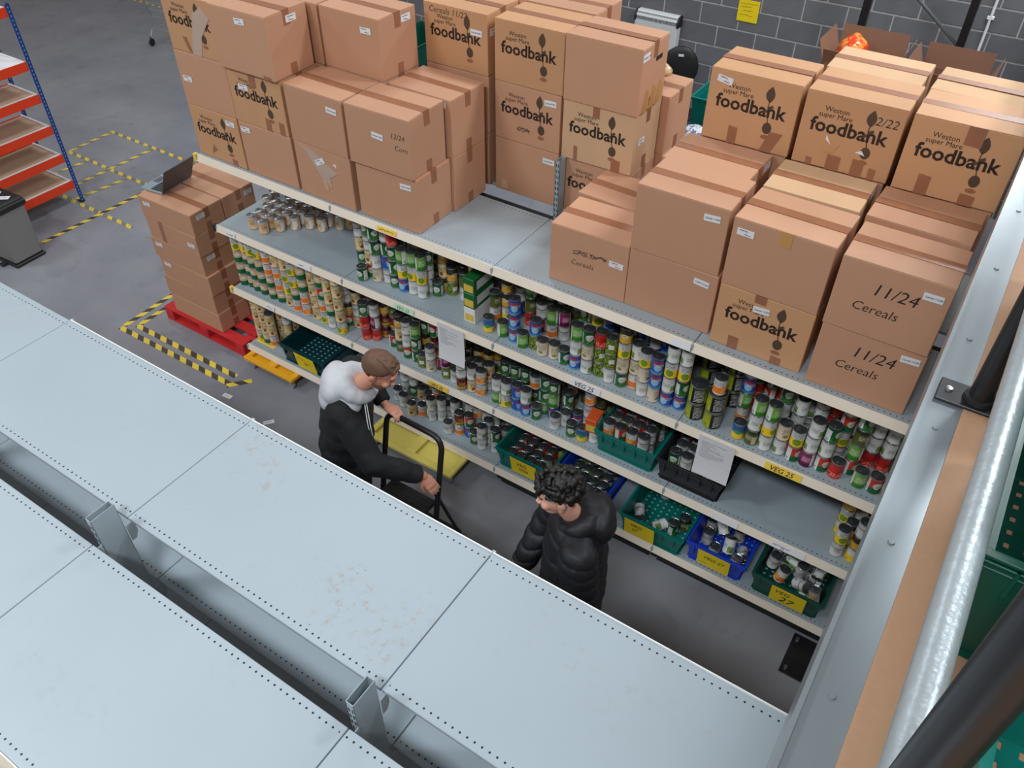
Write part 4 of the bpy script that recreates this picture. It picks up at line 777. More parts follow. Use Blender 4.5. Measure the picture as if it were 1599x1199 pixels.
# ------------------------------------------------------------------ things beyond the gondola
ht = thing('convector_heater', 'white wall convector heater with slotted top on the block wall', 'heater', (-1.735, 5.93, 0.98))
M_hw = mat('heater_white', srgb(214, 216, 218), 0.4)
MB().box(-0.27, 0.27, -0.05, 0.055, 0, 0.30).build('body', M_hw, ht, bevel=0.006)
arc = [(-0.05, 0.30), (-0.046, 0.355), (-0.025, 0.395), (0.005, 0.41), (0.055, 0.41), (0.055, 0.30)]
MB().prism([(y, z) for y, z in arc], -0.265, 0.265, M=Rz(PI / 2) @ Matrix.Scale(-1, 4, (0, 1, 0))).build('top_cowl', M_hw, ht)
sl = MB()
for q in range(30):
    x = -0.25 + q * 0.0172; sl.box(x - 0.0035, x + 0.0035, -0.0525, -0.0495, 0.315, 0.352); sl.box(x - 0.0035, x + 0.0035, -0.044, -0.02, 0.394, 0.3985, M=T((0, 0.0, -0.006)) )
sl.build('grille_slots', M_black, ht)['kind'] = 'stuff'
for s in (-1, 1): MB().prism([(y * 1.06, z if z > 0.3 else z - 0.005) for y, z in arc], s * 0.268 - 0.012, s * 0.268 + 0.012, M=Rz(PI / 2) @ Matrix.Scale(-1, 4, (0, 1, 0))).build('end_cap', M_black, ht)
o = inst('wall_notice', card_mesh(0.235, 0.225, [(-0.10, 0.075, None, 0.20, 0.018), (-0.085, 0.04, None, 0.12, 0.018), (-0.06, 0.0, None, 0.11, 0.018), (-0.09, -0.045, None, 0.15, 0.018)], M_yel, None, FRONT), None, (-0.715, 5.986, 1.575)); tag(o, 'yellow handwritten notice stuck on the grey block wall', 'notice')
cd = thing('white_conduit', 'thin white conduit running up the block wall at right', 'conduit', (1.62, 5.965, 0))
MB().tube([(0, 0, 0.9), (0, 0, 3.2)], 0.013, 8).build('pipe', M_white, cd)
for z in (1.3, 1.93, 2.6): MB().box(-0.03, 0.03, -0.012, 0.024, z, z + 0.025).build('clip', M_white, cd)
ch = thing('office_chair', 'black office chair with rounded back in front of block wall', 'chair', (-1.20, 5.45, 0), 0.4)
bkm = MB().ell((0, 0.02, 1.02), (0.21, 0.05, 0.24)).build('backrest', M_black, ch, smooth=True); MB().box(-0.03, 0.03, -0.036, -0.030, 1.16, 1.185).build('hand_slot', M_hw, bkm)
MB().ell((0, -0.28, 0.62), (0.25, 0.25, 0.055)).build('seat', M_black, ch, smooth=True); MB().tube([(0, 0.03, 0.85), (0, 0.05, 0.6), (0, -0.2, 0.56)], 0.02, 8).build('back_bracket', M_blackm, ch)
MB().tube([(0, -0.28, 0.08), (0, -0.28, 0.58)], 0.028, 10).build('gas_column', M_blackm, ch)
for q in range(5):
    a = q * 2 * PI / 5; lg = MB().tube([(0, -0.28, 0.10), (0.29 * math.cos(a), -0.28 + 0.29 * math.sin(a), 0.07)], [0.026, 0.016], 8).build('leg', M_black, ch); MB().ell((0.29 * math.cos(a), -0.28 + 0.29 * math.sin(a), 0.03), (0.03, 0.03, 0.03)).build('castor', M_black, lg)
rr = thing('black_pallet_rack', 'black steel rack frame with diagonal brace near the block wall', 'rack', (0, 0, 0))
for x, y, h in ((0.58, 5.5, 2.7), (1.49, 5.5, 2.7), (0.05, 4.6, 1.66), (1.9, 4.6, 1.45)): MB().box(x - 0.035, x + 0.035, y - 0.035, y + 0.035, 0, h).build('post', M_blackm, rr, bevel=0.004)
MB().tube([(0.60, 5.5, 2.42), (1.47, 5.5, 1.79)], 0.016, 8).build('brace', mat('brace_grey', srgb(90, 94, 98), 0.4, 0.5), rr)
MB().tube([(0.05, 4.6, 1.58), (0.75, 4.6, 1.50)], 0.012, 8).build('rail', M_tin, rr); MB().box(0.0, 1.95, 4.3, 5.45, 1.28, 1.32).build('shelf_deck', M_chip, rr); MB().box(0.0, 1.95, 4.3, 4.34, 1.2, 1.28).build('beam', M_blackm, rr); MB().box(0.0, 1.95, 5.41, 5.45, 1.2, 1.28).build('beam', M_blackm, rr)
for x, h in ((0.05, 1.28), (1.9, 1.28)): MB().box(x - 0.035, x + 0.035, 5.41, 5.46, 0, h).build('post', M_blackm, rr)
M_cardd = mat('dark_cardboard', srgb(140, 100, 78), 0.8, var=0.05, nz=0.06)
def open_carton(x, y, z, w, d, h, lb, fl=0.2):
    t = thing('open_carton', lb, 'box', (x, y, z), 0.0); b = MB().box(-w / 2, w / 2, -d / 2, d / 2, 0, 0.005)
    for a in ((-w / 2, w / 2, -d / 2, -d / 2 + 0.005), (-w / 2, w / 2, d / 2 - 0.005, d / 2), (-w / 2, -w / 2 + 0.005, -d / 2, d / 2), (w / 2 - 0.005, w / 2, -d / 2, d / 2)): b.box(a[0], a[1], a[2], a[3], 0, h)
    b.build('body', M_cardd, t)
    MB().box(-w / 2, w / 2, 0, 0.004, 0, fl).build('flap', M_cardd, t, loc=(0, d / 2 - 0.004, h), rot=(-0.15, 0, 0)); MB().box(-w / 2, w / 2, 0, 0.004, 0, fl * 0.8).build('flap', M_cardd, t, loc=(0, -d / 2, h), rot=(0.5, 0, 0))
    for s in (-1, 1): MB().box(0, 0.004, -d / 2, d / 2, 0, fl).build('flap', M_cardd, t, loc=(s * w / 2, 0, h), rot=(0, s * 0.35, 0))
open_carton(0.80, 4.85, 1.322, 0.60, 0.5, 0.40, 'open carton holding bread bags on the black rack'); open_carton(1.56, 4.80, 1.322, 0.56, 0.5, 0.40, 'empty open carton beside the bread-bag carton on black rack')
def bag(x, y, z, r, m, lb, sq=(1, 1, 0.6), seed=0):
    mb = MB().ell((0, 0, 0), (r * sq[0], r * sq[1], r * sq[2]), nu=18, nv=12); rg = random.Random(seed)
    mb.v = [tuple(Vector(v) * (1 + 0.22 * noise.noise(Vector(v) * 18 + Vector((seed, 0, 0))))) for v in mb.v]
    o = mb.build('food_bag', m, None, smooth=True, loc=(x, y, z)); tag(o, lb, 'bag')
def film(n, a, b):
    m = bpy.data.materials.new(n); t = NT(m); t.link(t.mix(t.ramp(t.noise(22, 3), 0.48, 0.54), a, b), t.b.inputs['Base Color']); t.b.inputs['Roughness'].default_value = 0.2; return m
bag(0.70, 4.78, 1.80, 0.17, film('red_film', srgb(226, 66, 28), srgb(240, 150, 60)), 'red and orange bread bag sticking out of open carton', (0.8, 0.8, 0.8), 2)
bag(0.98, 4.70, 1.72, 0.12, film('blue_film', srgb(70, 100, 130), srgb(220, 210, 190)), 'blue and white food bag in open carton', (0.9, 0.7, 0.6), 3)
bag(0.28, 4.62, 1.42, 0.15, film('amber_film', srgb(170, 90, 90), srgb(240, 190, 50)), 'clear and yellow food bag left of the open carton', (1.0, 0.8, 0.6), 4)
bag(0.25, 1.30, L1 + CH + 0.075, 0.10, film('bread_film', srgb(196, 140, 80), srgb(220, 190, 150)), 'bread loaf bag lying behind the hand-hole carton', (1.5, 0.7, 0.55), 5)
def stack(x, y, n, ms, where, h=0.25, tops=()):
    for k in range(n): crate(x, y, k * (h + 0.001), '%s crate in stack %s, %s from floor' % ({'teal_plastic': 'teal', 'dark_teal_plastic': 'dark teal', 'dark_green_plastic': 'dark green', 'blue_plastic': 'blue'}[ms[k % len(ms)].name], where, ORD[k]), ms[k % len(ms)], w=0.40, d=0.56, h=h, group='crates stacked ' + where)
stack(-0.16, 2.4, 6, [M_dteal, M_teal], 'just behind the strapped carton'); stack(-0.14, 3.15, 7, [M_teal, M_dteal], 'further behind the strapped carton'); stack(-3.12, 2.75, 7, [M_dgreen, M_bluep], 'behind the left block of cartons')
stack(-1.40, 4.15, 4, [M_teal, M_dgreen], 'in front of the office chair')
bag(0.05, 2.53, 1.585, 0.14, film('navy_film', srgb(60, 56, 90), srgb(220, 216, 224)), 'navy and white food bag on crates behind strapped carton', (1.0, 0.85, 0.5), 6); bag(0.06, 2.82, 1.59, 0.14, film('white_film', srgb(216, 220, 230), srgb(120, 120, 150)), 'white food bag on crates behind strapped carton', (1.0, 0.8, 0.55), 7)
# crates on the platform beside the handrail
for x, y, z, m, lb in ((2.468, -2.13, 0, M_dgreen, 'dark green crate on platform right beside the handrail tube, nearer one'), (2.468, -1.27, 0, M_dgreen, 'dark green crate on platform right beside the handrail tube, further one'), (2.54, -2.13, 1, M_teal, 'teal crate stacked on dark green crates on the platform'), (2.53, -2.80, 0, M_teal, 'teal crate on platform nearest the camera')):
    crate(x, y, ZM + 0.0042 + z * 0.301, lb, m, w=0.40, d=0.58, h=0.30)
# ------------------------------------------------------------------ step stool
st = thing('step_stool', 'black folding step stool with tubular handrail between person and shelves', 'step stool', (0, 0, 0))
def bend(pts, r=0.05, n=5):
    P = [Vector(p) for p in pts]; out = [P[0]]
    for a, b, c in zip(P, P[1:], P[2:]):
        u = (a - b).normalized() * r; v = (c - b).normalized() * r
        for k in range(n + 1): t = k / n; out.append((b + u) * (1 - t) ** 2 + b * 2 * t * (1 - t) + (b + v) * t * t)
    return out + [P[-1]]
MB().tube(bend([(-0.36, -0.86, 0.02), (-0.37, -0.63, 1.04), (0.055, -0.63, 1.03), (0.08, -0.86, 0.02)], 0.09), 0.018, 12).build('handrail_frame', M_blackm, st, smooth='auto')
for x in (-0.34, 0.045): MB().tube([(x, -0.52, 0.02), (x, -0.715, 0.60)], 0.012, 10).build('rear_leg', M_blackm, st, smooth='auto')
M_tread = mat('tread_rubber', (0.02, 0.02, 0.021), 0.55, bump=0.9, bscale=140)
for z, y0, y1 in ((0.52, -0.93, -0.70), (0.28, -1.08, -0.83)):
    td = MB().box(-0.325, 0.03, y0, y1, z - 0.03, z).build('tread', M_tread, st, bevel=0.008)
    gr = MB()
    for q in range(9):
        for p in range(6): gr.box(-0.305 + q * 0.037 + (p % 2) * 0.012, -0.305 + q * 0.037 + 0.022 + (p % 2) * 0.012, y0 + 0.03 + p * 0.031, y0 + 0.045 + p * 0.031, z - 0.001, z + 0.003)
    gr.build('grip_studs', M_tread, td)['kind'] = 'stuff'
for x, y in ((-0.36, -0.86), (0.08, -0.86), (-0.34, -0.52), (0.045, -0.52)): MB().lathe([(0.0001, 0), (0.02, 0), (0.018, 0.03), (0.0001, 0.03)], 10).build('rubber_foot', M_black, st, loc=(x, y, 0))
MB().tube([(-0.34, -0.53, 0.05), (0.045, -0.53, 0.05)], 0.009, 8).build('cross_bar', M_blackm, st)

# ------------------------------------------------------------------ people
def remesh(mb, name, voxel, mats, smooth=2, fac=0.5, post=None):
    me = bpy.data.meshes.new(name); me.from_pydata(mb.v, [], mb.f); o = bpy.data.objects.new(name, me); COL.objects.link(o)
    m = o.modifiers.new('r', 'REMESH'); m.mode = 'VOXEL'; m.voxel_size = voxel; m.use_smooth_shade = True
    s = o.modifiers.new('s', 'SMOOTH'); s.iterations = smooth; s.factor = fac
    bpy.context.view_layer.update(); dg = bpy.context.evaluated_depsgraph_get(); nm = bpy.data.meshes.new_from_object(o.evaluated_get(dg)); bpy.data.objects.remove(o)
    nm.materials.clear()
    for q in mats: nm.materials.append(q)
    if post:
        n = len(nm.vertices); cs = [0.0] * (3 * n); ns = [0.0] * (3 * n); nm.vertices.foreach_get('co', cs); nm.vertices.foreach_get('normal', ns); out = []
        for i in range(0, 3 * n, 3): out.extend(post(Vector(cs[i:i + 3]), Vector(ns[i:i + 3])))
        nm.vertices.foreach_set('co', out)
    nm.polygons.foreach_set('use_smooth', [True] * len(nm.polygons)); nm.update(); return nm
def limb(mb, pts, rs, flat_end=False, n=16):
    for (a, b), (ra, rb) in zip(zip(pts, pts[1:]), zip(rs, rs[1:])): mb.tube([a, b], [ra, rb], n)
    for p, r in list(zip(pts, rs))[: len(pts) - (1 if flat_end else 0)]: mb.ell(p, (r, r, r), nu=n, nv=10)
def frame_from(fwd, up):
    f = Vector(fwd).normalized(); r = f.cross(Vector(up)).normalized(); u = r.cross(f)
    return Matrix((( r.x, f.x, u.x, 0), (r.y, f.y, u.y, 0), (r.z, f.z, u.z, 0), (0, 0, 0, 1)))      # local x right, y forward, z up
def head_blobs(mb, H):
    e = lambda c, r: mb.ell((0, 0, 0), r, nu=22, nv=16, M=None) if False else mb.add(*_ell(c, r), 0, H)
    e((0, -0.012, 0.035), (0.074, 0.095, 0.082)); e((0, 0.018, -0.012), (0.066, 0.072, 0.088)); e((0, 0.036, -0.068), (0.050, 0.052, 0.042)); e((0, 0.066, -0.092), (0.022, 0.020, 0.018))
    e((0, 0.080, 0.028), (0.050, 0.014, 0.016)); e((0, 0.088, -0.018), (0.011, 0.016, 0.028)); e((0, 0.102, -0.034), (0.014, 0.013, 0.011)); e((0, 0.082, -0.062), (0.022, 0.011, 0.006)); e((0, 0.080, -0.072), (0.019, 0.011, 0.006))
    for s in (-1, 1):
        e((s * 0.040, 0.062, -0.022), (0.026, 0.026, 0.024)); e((s * 0.080, -0.012, -0.008), (0.009, 0.020, 0.033)); e((s * 0.088, -0.020, 0.006), (0.008, 0.017, 0.022)); e((s * 0.080, -0.006, -0.034), (0.008, 0.010, 0.013)); e((s * 0.026, 0.082, -0.03), (0.009, 0.008, 0.008)); e((s * 0.011, 0.098, -0.037), (0.008, 0.009, 0.007))
def _ell(c, r, nu=20, nv=14):
    t = MB().ell(c, r, 0, nu, nv); return t.v, t.f
def hand(mb, wrist, d, palm_n, curl=0.5, side=1, spread=0.0, s=1.0):
    """open or gripping hand: d = pointing direction, palm_n = palm normal, side=+1 thumb on d x n side"""
    d = Vector(d).normalized(); n = Vector(palm_n).normalized(); n = (n - d * n.dot(d)).normalized(); l = d.cross(n) * side; w0 = Vector(wrist)
    M = Matrix((( l.x, d.x, n.x, w0.x), (l.y, d.y, n.y, w0.y), (l.z, d.z, n.z, w0.z), (0, 0, 0, 1)))
    mb.add(*_ell((0, 0.045 * s, 0), (0.040 * s, 0.050 * s, 0.0155 * s)), 0, M); mb.add(*_ell((0, 0.075 * s, -0.001), (0.041 * s, 0.024 * s, 0.0135 * s)), 0, M); mb.add(*_ell((0.022 * s, 0.035 * s, 0.006), (0.018 * s, 0.030 * s, 0.015 * s)), 0, M)
    for k, (x, L) in enumerate(((0.030, 0.070), (0.010, 0.080), (-0.010, 0.075), (-0.029, 0.058))):
        p = Vector((x * s, 0.085 * s, 0)); a = 0.25 + 0.08 * k; dirn = 0.0; pts = [p]
        for j, f in enumerate((0.45, 0.31, 0.24)):
            dirn += curl * (0.55 if j == 0 else 0.9); q = Vector((x * spread * 1.2, math.cos(dirn), math.sin(dirn))); pts.append(pts[-1] + q * L * f * s)
        limb(mb, [M @ p for p in pts], [0.0088 * s, 0.0083 * s, 0.0078 * s, 0.0068 * s], n=10)
    limb(mb, [M @ Vector(p) * 1.0 for p in ((0.026 * s, 0.028 * s, 0.004), (0.050 * s, 0.055 * s, 0.014), (0.054 * s, 0.082 * s, 0.024), (0.048 * s, 0.104 * s, 0.032))], [0.013 * s, 0.0105 * s, 0.0095 * s, 0.0078 * s], n=10)
def skin_mat(n, c):
    m = bpy.data.materials.new(n); t = NT(m); t.link(t.mix(t.ramp(t.noise(14, 4), 0.35, 0.7), c, tuple(x * k for x, k in zip(c[:3], (1.0, 0.78, 0.74))) + (1,)), t.b.inputs['Base Color']); t.b.inputs['Roughness'].default_value = 0.5
    t.b.inputs['Subsurface Weight'].default_value = 0.05; return m
M_jean = mat('dark_trousers', (0.018, 0.02, 0.026), 0.85); M_shoe = mat('black_shoes', (0.012, 0.012, 0.012), 0.5)
def face_bits(root_body, H, hair):
    for s in (-1, 1):
        MB().add(*_ell((s * 0.032, 0.069, 0.008), (0.011, 0.008, 0.005)), 0, H).build('eye', mat('eye_white', srgb(215, 208, 204), 0.3), root_body, smooth=True)
        MB().add(*_ell((s * 0.032, 0.0755, 0.0075), (0.0055, 0.0025, 0.005)), 0, H).build('iris', M_black, root_body, smooth=True)
        MB().tube([(s * 0.016, 0.089, 0.030), (s * 0.034, 0.087, 0.035), (s * 0.052, 0.074, 0.029)], [0.003, 0.0042, 0.0025], 8, M=H).build('eyebrow', hair, root_body, smooth=True)
    MB().tube([(-0.020, 0.088, -0.067), (0, 0.0945, -0.066), (0.020, 0.088, -0.067)], [0.002, 0.0035, 0.002], 8, M=H).build('lips', mat('lip', srgb(170, 100, 92), 0.5), root_body, smooth=True)
def wrinkle(a, sc_):
    def f(co, n): return co + n * (a * (noise.noise(co * sc_) + 0.5 * noise.noise(co * sc_ * 2.3)))
    return f

# --- short-haired person in black coat with grey hood
p1 = thing('person', 'person with short brown hair, black coat and grey hood leaning on step stool', 'person', (0, 0, 0))
skin1 = skin_mat('skin_fair', srgb(214, 156, 132))
hc = Vector((-0.175, -0.84, 1.62)); H1 = T(hc) @ frame_from((0.80, 0.30, -0.52), (0.35, 0.08, 0.9))
neck = Vector((-0.315, -0.87, 1.475)); chest = Vector((-0.42, -0.875, 1.30)); hip = Vector((-0.50, -0.90, 0.93))
fw = Vector((0.86, 0.50, 0)).normalized(); rt = Vector((fw.y, -fw.x, 0))          # facing and right-hand direction
shR = chest + Vector((0, 0, 0.065)) + rt * 0.165; shL = chest + Vector((0, 0, 0.08)) - rt * 0.175
haR = Vector((0.045, -0.82, 0.88)); elR = Vector((-0.14, -1.03, 1.07)); haL = Vector((-0.375, -0.635, 1.095)); elL = Vector((-0.54, -0.60, 1.20))
B = MB(); head_blobs(B, H1); limb(B, [hc + Vector((-0.03, 0, -0.05)), neck, chest + Vector((0, 0, 0.1))], [0.052, 0.052, 0.07])
B.add(*_ell((0, 0, 0), (0.17, 0.11, 0.22)), 0, T(chest) @ frame_from(fw, (0.15, 0, 1))); B.add(*_ell((0, 0, 0), (0.16, 0.11, 0.20)), 0, T(hip + Vector((0.02, 0, 0.08))) @ frame_from(fw, (0.2, 0, 1)))
limb(B, [shR, elR, haR], [0.055, 0.042, 0.028]); limb(B, [shL, elL, haL], [0.055, 0.042, 0.028])
kn = lambda s: hip + rt * 0.10 * s + fw * 0.03 + Vector((0, 0, -0.45)); an = lambda s: Vector((hip.x, hip.y, 0.09)) + rt * 0.11 * s
for s in (1, -1): limb(B, [hip + rt * 0.09 * s, kn(s), an(s)], [0.085, 0.055, 0.040])
hand(B, haR, (0.62, 0.10, -0.75), (-0.5, 0.4, -0.6), 0.35, side=-1); hand(B, haL, (0.80, 0.0, -0.22), (0.05, -0.1, -1), 0.75, side=1)
body1 = inst('body', remesh(B, 'body', 0.0045, [skin1], 3), p1)
hair1 = mat('brown_hair', srgb(104, 74, 56), 0.6, nz=0.25, nscale=60, bump=0.8, bscale=160)
def hair_cap(H, grow, mt, lump=0.004, sc_=60, front=0.056, low=-0.05):
    mb = MB(); vs, fs = _ell((0, -0.014, 0.036), (0.0755 + grow, 0.0975 + grow, 0.084 + grow), 40, 30); vs = [Vector(v) for v in vs]
    def keep(v): 
        lim = low if v.y < -0.03 else (0.012 + (v.y + 0.03) * 0.62 if v.y < front else 0.066)
        return v.z > lim
    fs = [f for f in fs if all(keep(vs[i]) for i in f)]; vs = [v + v.normalized() * lump * noise.noise(v * sc_) for v in vs]
    mb.add(vs, fs, 0, H); me = mb.data('hair', mt, smooth=True); o = inst('hair', me); return o
h = hair_cap(H1, 0.007, hair1, front=0.072, low=-0.062); h.parent = p1; sol = h.modifiers.new('thick', 'SOLIDIFY'); sol.thickness = 0.010; sol.offset = -1
tp_ = MB()
for q in range(60):
    a = random.uniform(-0.9, 0.9); yv = random.uniform(-0.04, 0.075); zv = 0.036 + 0.088 * math.sqrt(max(0.0, 1 - (a * 0.05 / 0.0755) ** 2 - ((yv + 0.014) / 0.106) ** 2)); tp_.add(*_ell((a * 0.05, yv, zv), (0.011, 0.018, 0.009), 8, 6), 0, H1)
inst('hair_tufts', remesh(tp_, 'hair_tufts', 0.005, [hair1], 2), p1)
face_bits(body1, H1, hair1)
bv, bf = _ell((0, 0.028, -0.058), (0.0595, 0.066, 0.058), 36, 26); bd = MB().add(bv, [f for f in bf if all((bv[i][2] < -0.040 - 0.12 * max(0.0, bv[i][1] - 0.03) or (abs(bv[i][0]) > 0.045 and bv[i][2] < -0.02)) and bv[i][1] > -0.02 for i in f)], 0, H1)
bo = bd.build('beard', mat('brown_beard', srgb(140, 92, 68), 0.8, nz=0.3, nscale=80, bump=0.8, bscale=200), p1, smooth=True); bs = bo.modifiers.new('thick', 'SOLIDIFY'); bs.thickness = 0.006; bs.offset = -1
M_coat = mat('black_coat', (0.0085, 0.0085, 0.0105), 0.8, nz=0.2, nscale=20)
C_ = MB(); fr = frame_from(fw, (0.12, 0, 1))
for z_, (rx, ry), off in ((1.29, (0.205, 0.145), 0.0), (1.20, (0.215, 0.155), -0.015), (1.08, (0.215, 0.16), -0.04), (0.94, (0.22, 0.165), -0.06), (0.80, (0.225, 0.165), -0.07)): C_.add(*_ell((0, 0, 0), (rx, ry, 0.16)), 0, T(Vector((chest.x + off - 0.015, chest.y, z_))) @ fr)
limb(C_, [neck + Vector((-0.09, -0.01, -0.115)), shR + Vector((-0.01, 0, -0.015))], [0.065, 0.085]); limb(C_, [neck + Vector((-0.09, 0.01, -0.115)), shL + Vector((-0.01, 0, -0.015))], [0.065, 0.085])
limb(C_, [shR, elR, elR.lerp(haR, 0.93)], [0.088, 0.078, 0.055], True); limb(C_, [shL, elL, elL.lerp(haL, 0.93)], [0.088, 0.075, 0.052], True)
inst('coat', remesh(C_, 'coat', 0.011, [M_coat], 3, post=wrinkle(0.009, 9)), p1)
G = MB(); hp = neck + Vector((-0.028, 0.0, -0.012)); ring = []
for q in range(15):      # thick folded hood round the neck, bunched at the back
    a = 2 * PI * q / 14; back = 0.5 - 0.5 * math.cos(a)              # 0 front, 1 back
    ring.append((hp + fw * (0.078 * math.cos(a) + 0.012) - rt * 0.098 * math.sin(a) + Vector((0, 0, -0.045 + 0.085 * back)), 0.036 + 0.030 * back))
for (a, ra), (b, rb) in zip(ring, ring[1:]): limb(G, [a, b], [ra, rb], n=12)
G.add(*_ell((0, -0.115, 0.0), (0.15, 0.085, 0.105)), 0, T(hp) @ frame_from(fw, (0, 0, 1))); G.add(*_ell((0, -0.145, -0.06), (0.14, 0.07, 0.10)), 0, T(hp) @ frame_from(fw, (0, 0, 1)))
for s in (1, -1): G.add(*_ell((s * 0.085, -0.05, -0.075), (0.085, 0.095, 0.07)), 0, T(hp) @ frame_from(fw, (0, 0, 1)))
M_hood = mat('grey_hoodie', srgb(196, 198, 204), 0.9, nz=0.08, nscale=30, bump=0.4, bscale=220)
inst('hood', remesh(G, 'hood', 0.007, [M_hood], 8, post=wrinkle(0.004, 9)), p1)
TR = MB(); TR.add(*_ell((0, 0, 0), (0.185, 0.13, 0.16)), 0, T(hip) @ fr)
for s in (1, -1): limb(TR, [hip + rt * 0.095 * s, kn(s), an(s) + Vector((0, 0, 0.0))], [0.105, 0.078, 0.066], True)
inst('trousers', remesh(TR, 'trousers', 0.012, [M_jean], 3), p1)
def shoes(p, an, fw):
    for s in (1, -1):
        a = an(s); q = MB(); q.add(*_ell((0, 0.06, -0.045), (0.047, 0.14, 0.042)), 0, T(a) @ frame_from(fw, (0, 0, 1))); q.add(*_ell((0, -0.02, -0.02), (0.045, 0.06, 0.065)), 0, T(a) @ frame_from(fw, (0, 0, 1))); q.v = [(x, y, max(z, 0.001)) for x, y, z in q.v]
        q.build('shoe', M_shoe, p, smooth=True)
shoes(p1, an, fw)
e0 = neck + Vector((0.09, -0.07, -0.06)); M_wire = mat('earphone_white', srgb(225, 225, 222), 0.4)
ep = MB().tube(bend([e0, e0 + Vector((0.03, -0.03, -0.14)), e0 + Vector((0.05, -0.02, -0.32)), e0 + Vector((0.06, -0.03, -0.42))], 0.05), 0.0028, 6).tube(bend([e0 + Vector((0.005, 0.01, 0)), e0 + Vector((0.04, -0.02, -0.14)), e0 + Vector((0.055, -0.02, -0.32)), e0 + Vector((0.075, -0.025, -0.40))], 0.05), 0.0028, 6).build('earphone_cord', M_wire, p1)
for dx in (0.06, 0.078): MB().add(*_ell(e0 + Vector((dx, -0.03, -0.425)), (0.009, 0.009, 0.012), 10, 8)).build('earbud', M_wire, ep, smooth=True)

# --- curly-haired person in black padded jacket
p2 = thing('person', 'person with curly black hair in black padded jacket looking down left', 'person', (0, 0, 0))
skin2 = skin_mat('skin_light', srgb(228, 182, 160))
hc = Vector((1.085, -1.055, 1.63)); fw2 = Vector((-0.86, -0.51, 0)).normalized(); rt2 = Vector((fw2.y, -fw2.x, 0)); H2 = T(hc) @ frame_from(fw2 + Vector((0, 0, -0.22)), fw2 * 0.2 + Vector((0, 0, 1)))
neck = Vector((1.155, -1.015, 1.475)); chest = Vector((1.175, -1.01, 1.28)); hip = Vector((1.20, -1.02, 0.93))
shR = chest + Vector((0, 0, 0.11)) + rt2 * 0.18; shL = chest + Vector((0, 0, 0.11)) - rt2 * 0.18
elR = shR + Vector((-0.15, 0.0, -0.26)); haR = elR + Vector((-0.05, -0.19, -0.23)); elL = shL + Vector((0.045, -0.01, -0.30)); haL = elL + Vector((-0.07, -0.05, -0.23))
B = MB(); head_blobs(B, H2); limb(B, [hc + Vector((0.03, 0, -0.05)), neck, chest + Vector((0, 0, 0.1))], [0.051, 0.051, 0.07])
B.add(*_ell((0, 0, 0), (0.17, 0.11, 0.22)), 0, T(chest) @ frame_from(fw2, (0, 0, 1))); B.add(*_ell((0, 0, 0), (0.16, 0.11, 0.20)), 0, T(hip + Vector((0, 0, 0.08))) @ frame_from(fw2, (0, 0, 1)))
limb(B, [shR, elR, haR], [0.055, 0.042, 0.028]); limb(B, [shL, elL, haL], [0.055, 0.042, 0.028])
kn2 = lambda s: hip + rt2 * 0.10 * s + fw2 * (0.05 if s > 0 else -0.02) + Vector((0, 0, -0.45)); an2 = lambda s: Vector((hip.x, hip.y, 0.09)) + rt2 * 0.11 * s + fw2 * (0.08 if s > 0 else -0.06)
for s in (1, -1): limb(B, [hip + rt2 * 0.09 * s, kn2(s), an2(s)], [0.085, 0.055, 0.040])
hand(B, haR, (-0.35, -0.45, -0.75), (0.5, -0.6, 0.1), 0.4, side=-1); hand(B, haL, (-0.25, -0.2, -0.95), (-0.5, 0.8, 0), 0.4, side=1)
body2 = inst('body', remesh(B, 'body', 0.0045, [skin2], 3), p2)
hair2 = mat('black_curly_hair', (0.010, 0.008, 0.0075), 0.42, nz=0.3, nscale=70, bump=1.0, bscale=110)
K = MB(); K.add(*_ell((0, -0.014, 0.045), (0.078, 0.098, 0.085)), 0, H2); rg = random.Random(8)
for q in range(330):
    u_, t_ = rg.uniform(-1, 1), rg.uniform(0, 2 * PI); s_ = math.sqrt(1 - u_ * u_); v = Vector((0.084 * s_ * math.cos(t_), -0.014 + 0.104 * s_ * math.sin(t_), 0.046 + 0.094 * u_))
    if v.z < (0.075 if v.y > 0.045 else 0.035 if v.y > 0.005 else -0.045): continue
    if abs(v.x) > 0.05 and v.z < 0.032 and v.y > -0.045: continue
    r_ = rg.uniform(0.009, 0.019); K.add(*_ell(v * rg.uniform(0.98, 1.09), (r_, r_ * rg.uniform(0.7, 1.2), r_), 9, 7), 0, H2)
for q in range(14): K.add(*_ell((rg.uniform(-0.07, 0.07), rg.uniform(0.070, 0.090), rg.uniform(0.075, 0.105)), (0.013, 0.012, 0.016), 9, 7), 0, H2)
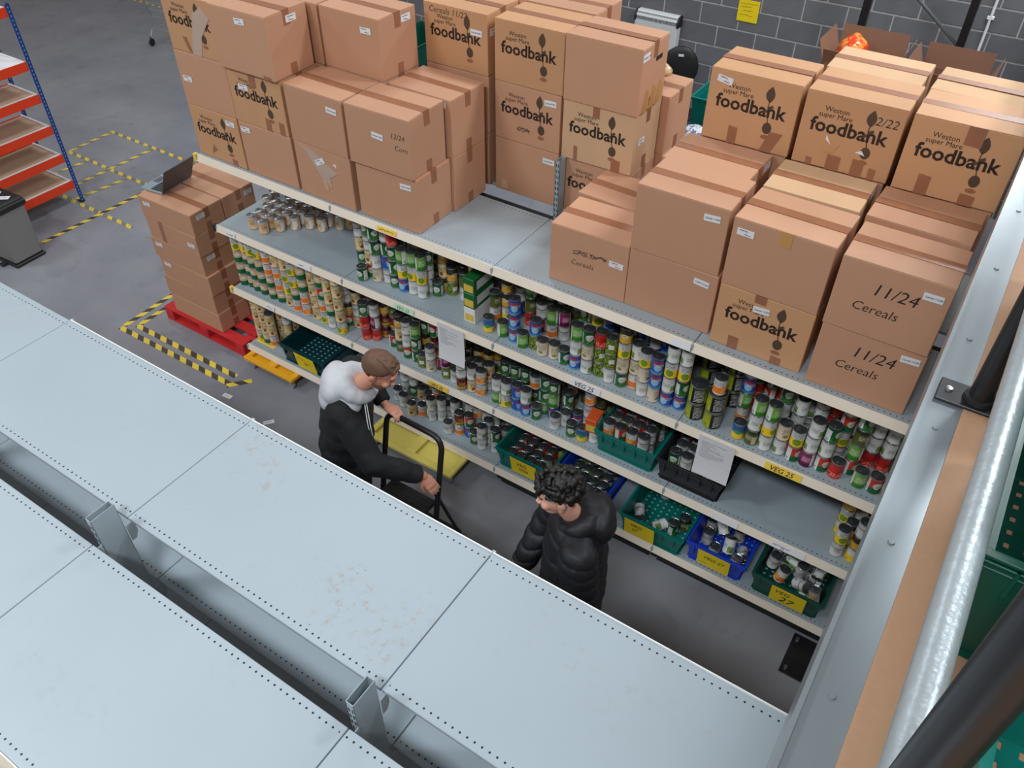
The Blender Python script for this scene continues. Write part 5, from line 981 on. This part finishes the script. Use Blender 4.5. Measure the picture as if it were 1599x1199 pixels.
# keep only curls above the face: the inner ellipsoid is cut by the remesh post step
def cut_face(co, n): return co
hm = remesh(K, 'hair', 0.0042, [hair2], 1)
bmh = bmesh.new(); bmh.from_mesh(hm); Hi = H2.inverted(); bmesh.ops.delete(bmh, geom=[v for v in bmh.verts if (lambda w_: (w_.y > 0.02 and w_.z < 0.058) or (w_.z < 0.03 and w_.y > -0.04 and abs(w_.x) > 0.05) or (w_.z < -0.01 and w_.y > -0.015))(Hi @ v.co)], context='VERTS'); bmh.to_mesh(hm); bmh.free()
inst('hair', hm, p2); face_bits(body2, H2, hair2)
M_puff = mat('black_padded_nylon', (0.009, 0.009, 0.013), 0.58, nz=0.15, nscale=16)
C_ = MB(); fr2 = frame_from(fw2, (0, 0, 1))
for z_, (rx, ry) in ((1.36, (0.20, 0.145)), (1.24, (0.21, 0.16)), (1.10, (0.21, 0.165)), (0.96, (0.215, 0.17)), (0.82, (0.215, 0.165))): C_.add(*_ell((0, 0, 0), (rx, ry, 0.15)), 0, T(Vector((chest.x, chest.y, z_))) @ fr2)
limb(C_, [neck + Vector((0.02, 0, -0.06)), shR], [0.09, 0.09]); limb(C_, [neck + Vector((0.02, 0, -0.06)), shL], [0.09, 0.09])
limb(C_, [shR, elR, elR.lerp(haR, 0.95)], [0.092, 0.082, 0.062], True); limb(C_, [shL, elL, elL.lerp(haL, 0.95)], [0.095, 0.085, 0.065], True)
def quilt(co, n):
    z_ = co.z + 0.018 * math.sin(co.x * 9) + 0.012 * noise.noise(co * 7); q = abs(math.sin(PI * z_ / 0.07)); return co + n * (0.019 * (q ** 0.35) - 0.013 + 0.004 * noise.noise(co * 22))
inst('padded_jacket', remesh(C_, 'padded_jacket', 0.0085, [M_puff], 2, post=quilt), p2)
G = MB(); hp = neck + Vector((0.012, 0.005, 0.0)); ring = []
for q in range(15):
    a = 2 * PI * q / 14; back = 0.5 - 0.5 * math.cos(a); ring.append((hp + fw2 * (0.076 * math.cos(a)) - rt2 * 0.086 * math.sin(a) + Vector((0, 0, -0.035 + 0.065 * back)), 0.034 + 0.030 * back))
for (a, ra), (b, rb) in zip(ring, ring[1:]): limb(G, [a, b], [ra, rb], n=12)
G.add(*_ell((0, -0.12, -0.01), (0.13, 0.07, 0.11)), 0, T(hp) @ frame_from(fw2, (0, 0, 1)))
inst('hood', remesh(G, 'hood', 0.008, [M_puff], 3, post=wrinkle(0.010, 11)), p2)
TR = MB(); TR.add(*_ell((0, 0, 0), (0.18, 0.13, 0.16)), 0, T(hip) @ fr2)
for s in (1, -1): limb(TR, [hip + rt2 * 0.095 * s, kn2(s), an2(s)], [0.10, 0.075, 0.064], True)
inst('trousers', remesh(TR, 'trousers', 0.012, [M_jean], 3), p2); shoes(p2, an2, fw2)
print('INDIVIDUAL TINS', N_IND[0], 'STUFF', len(STUFF))
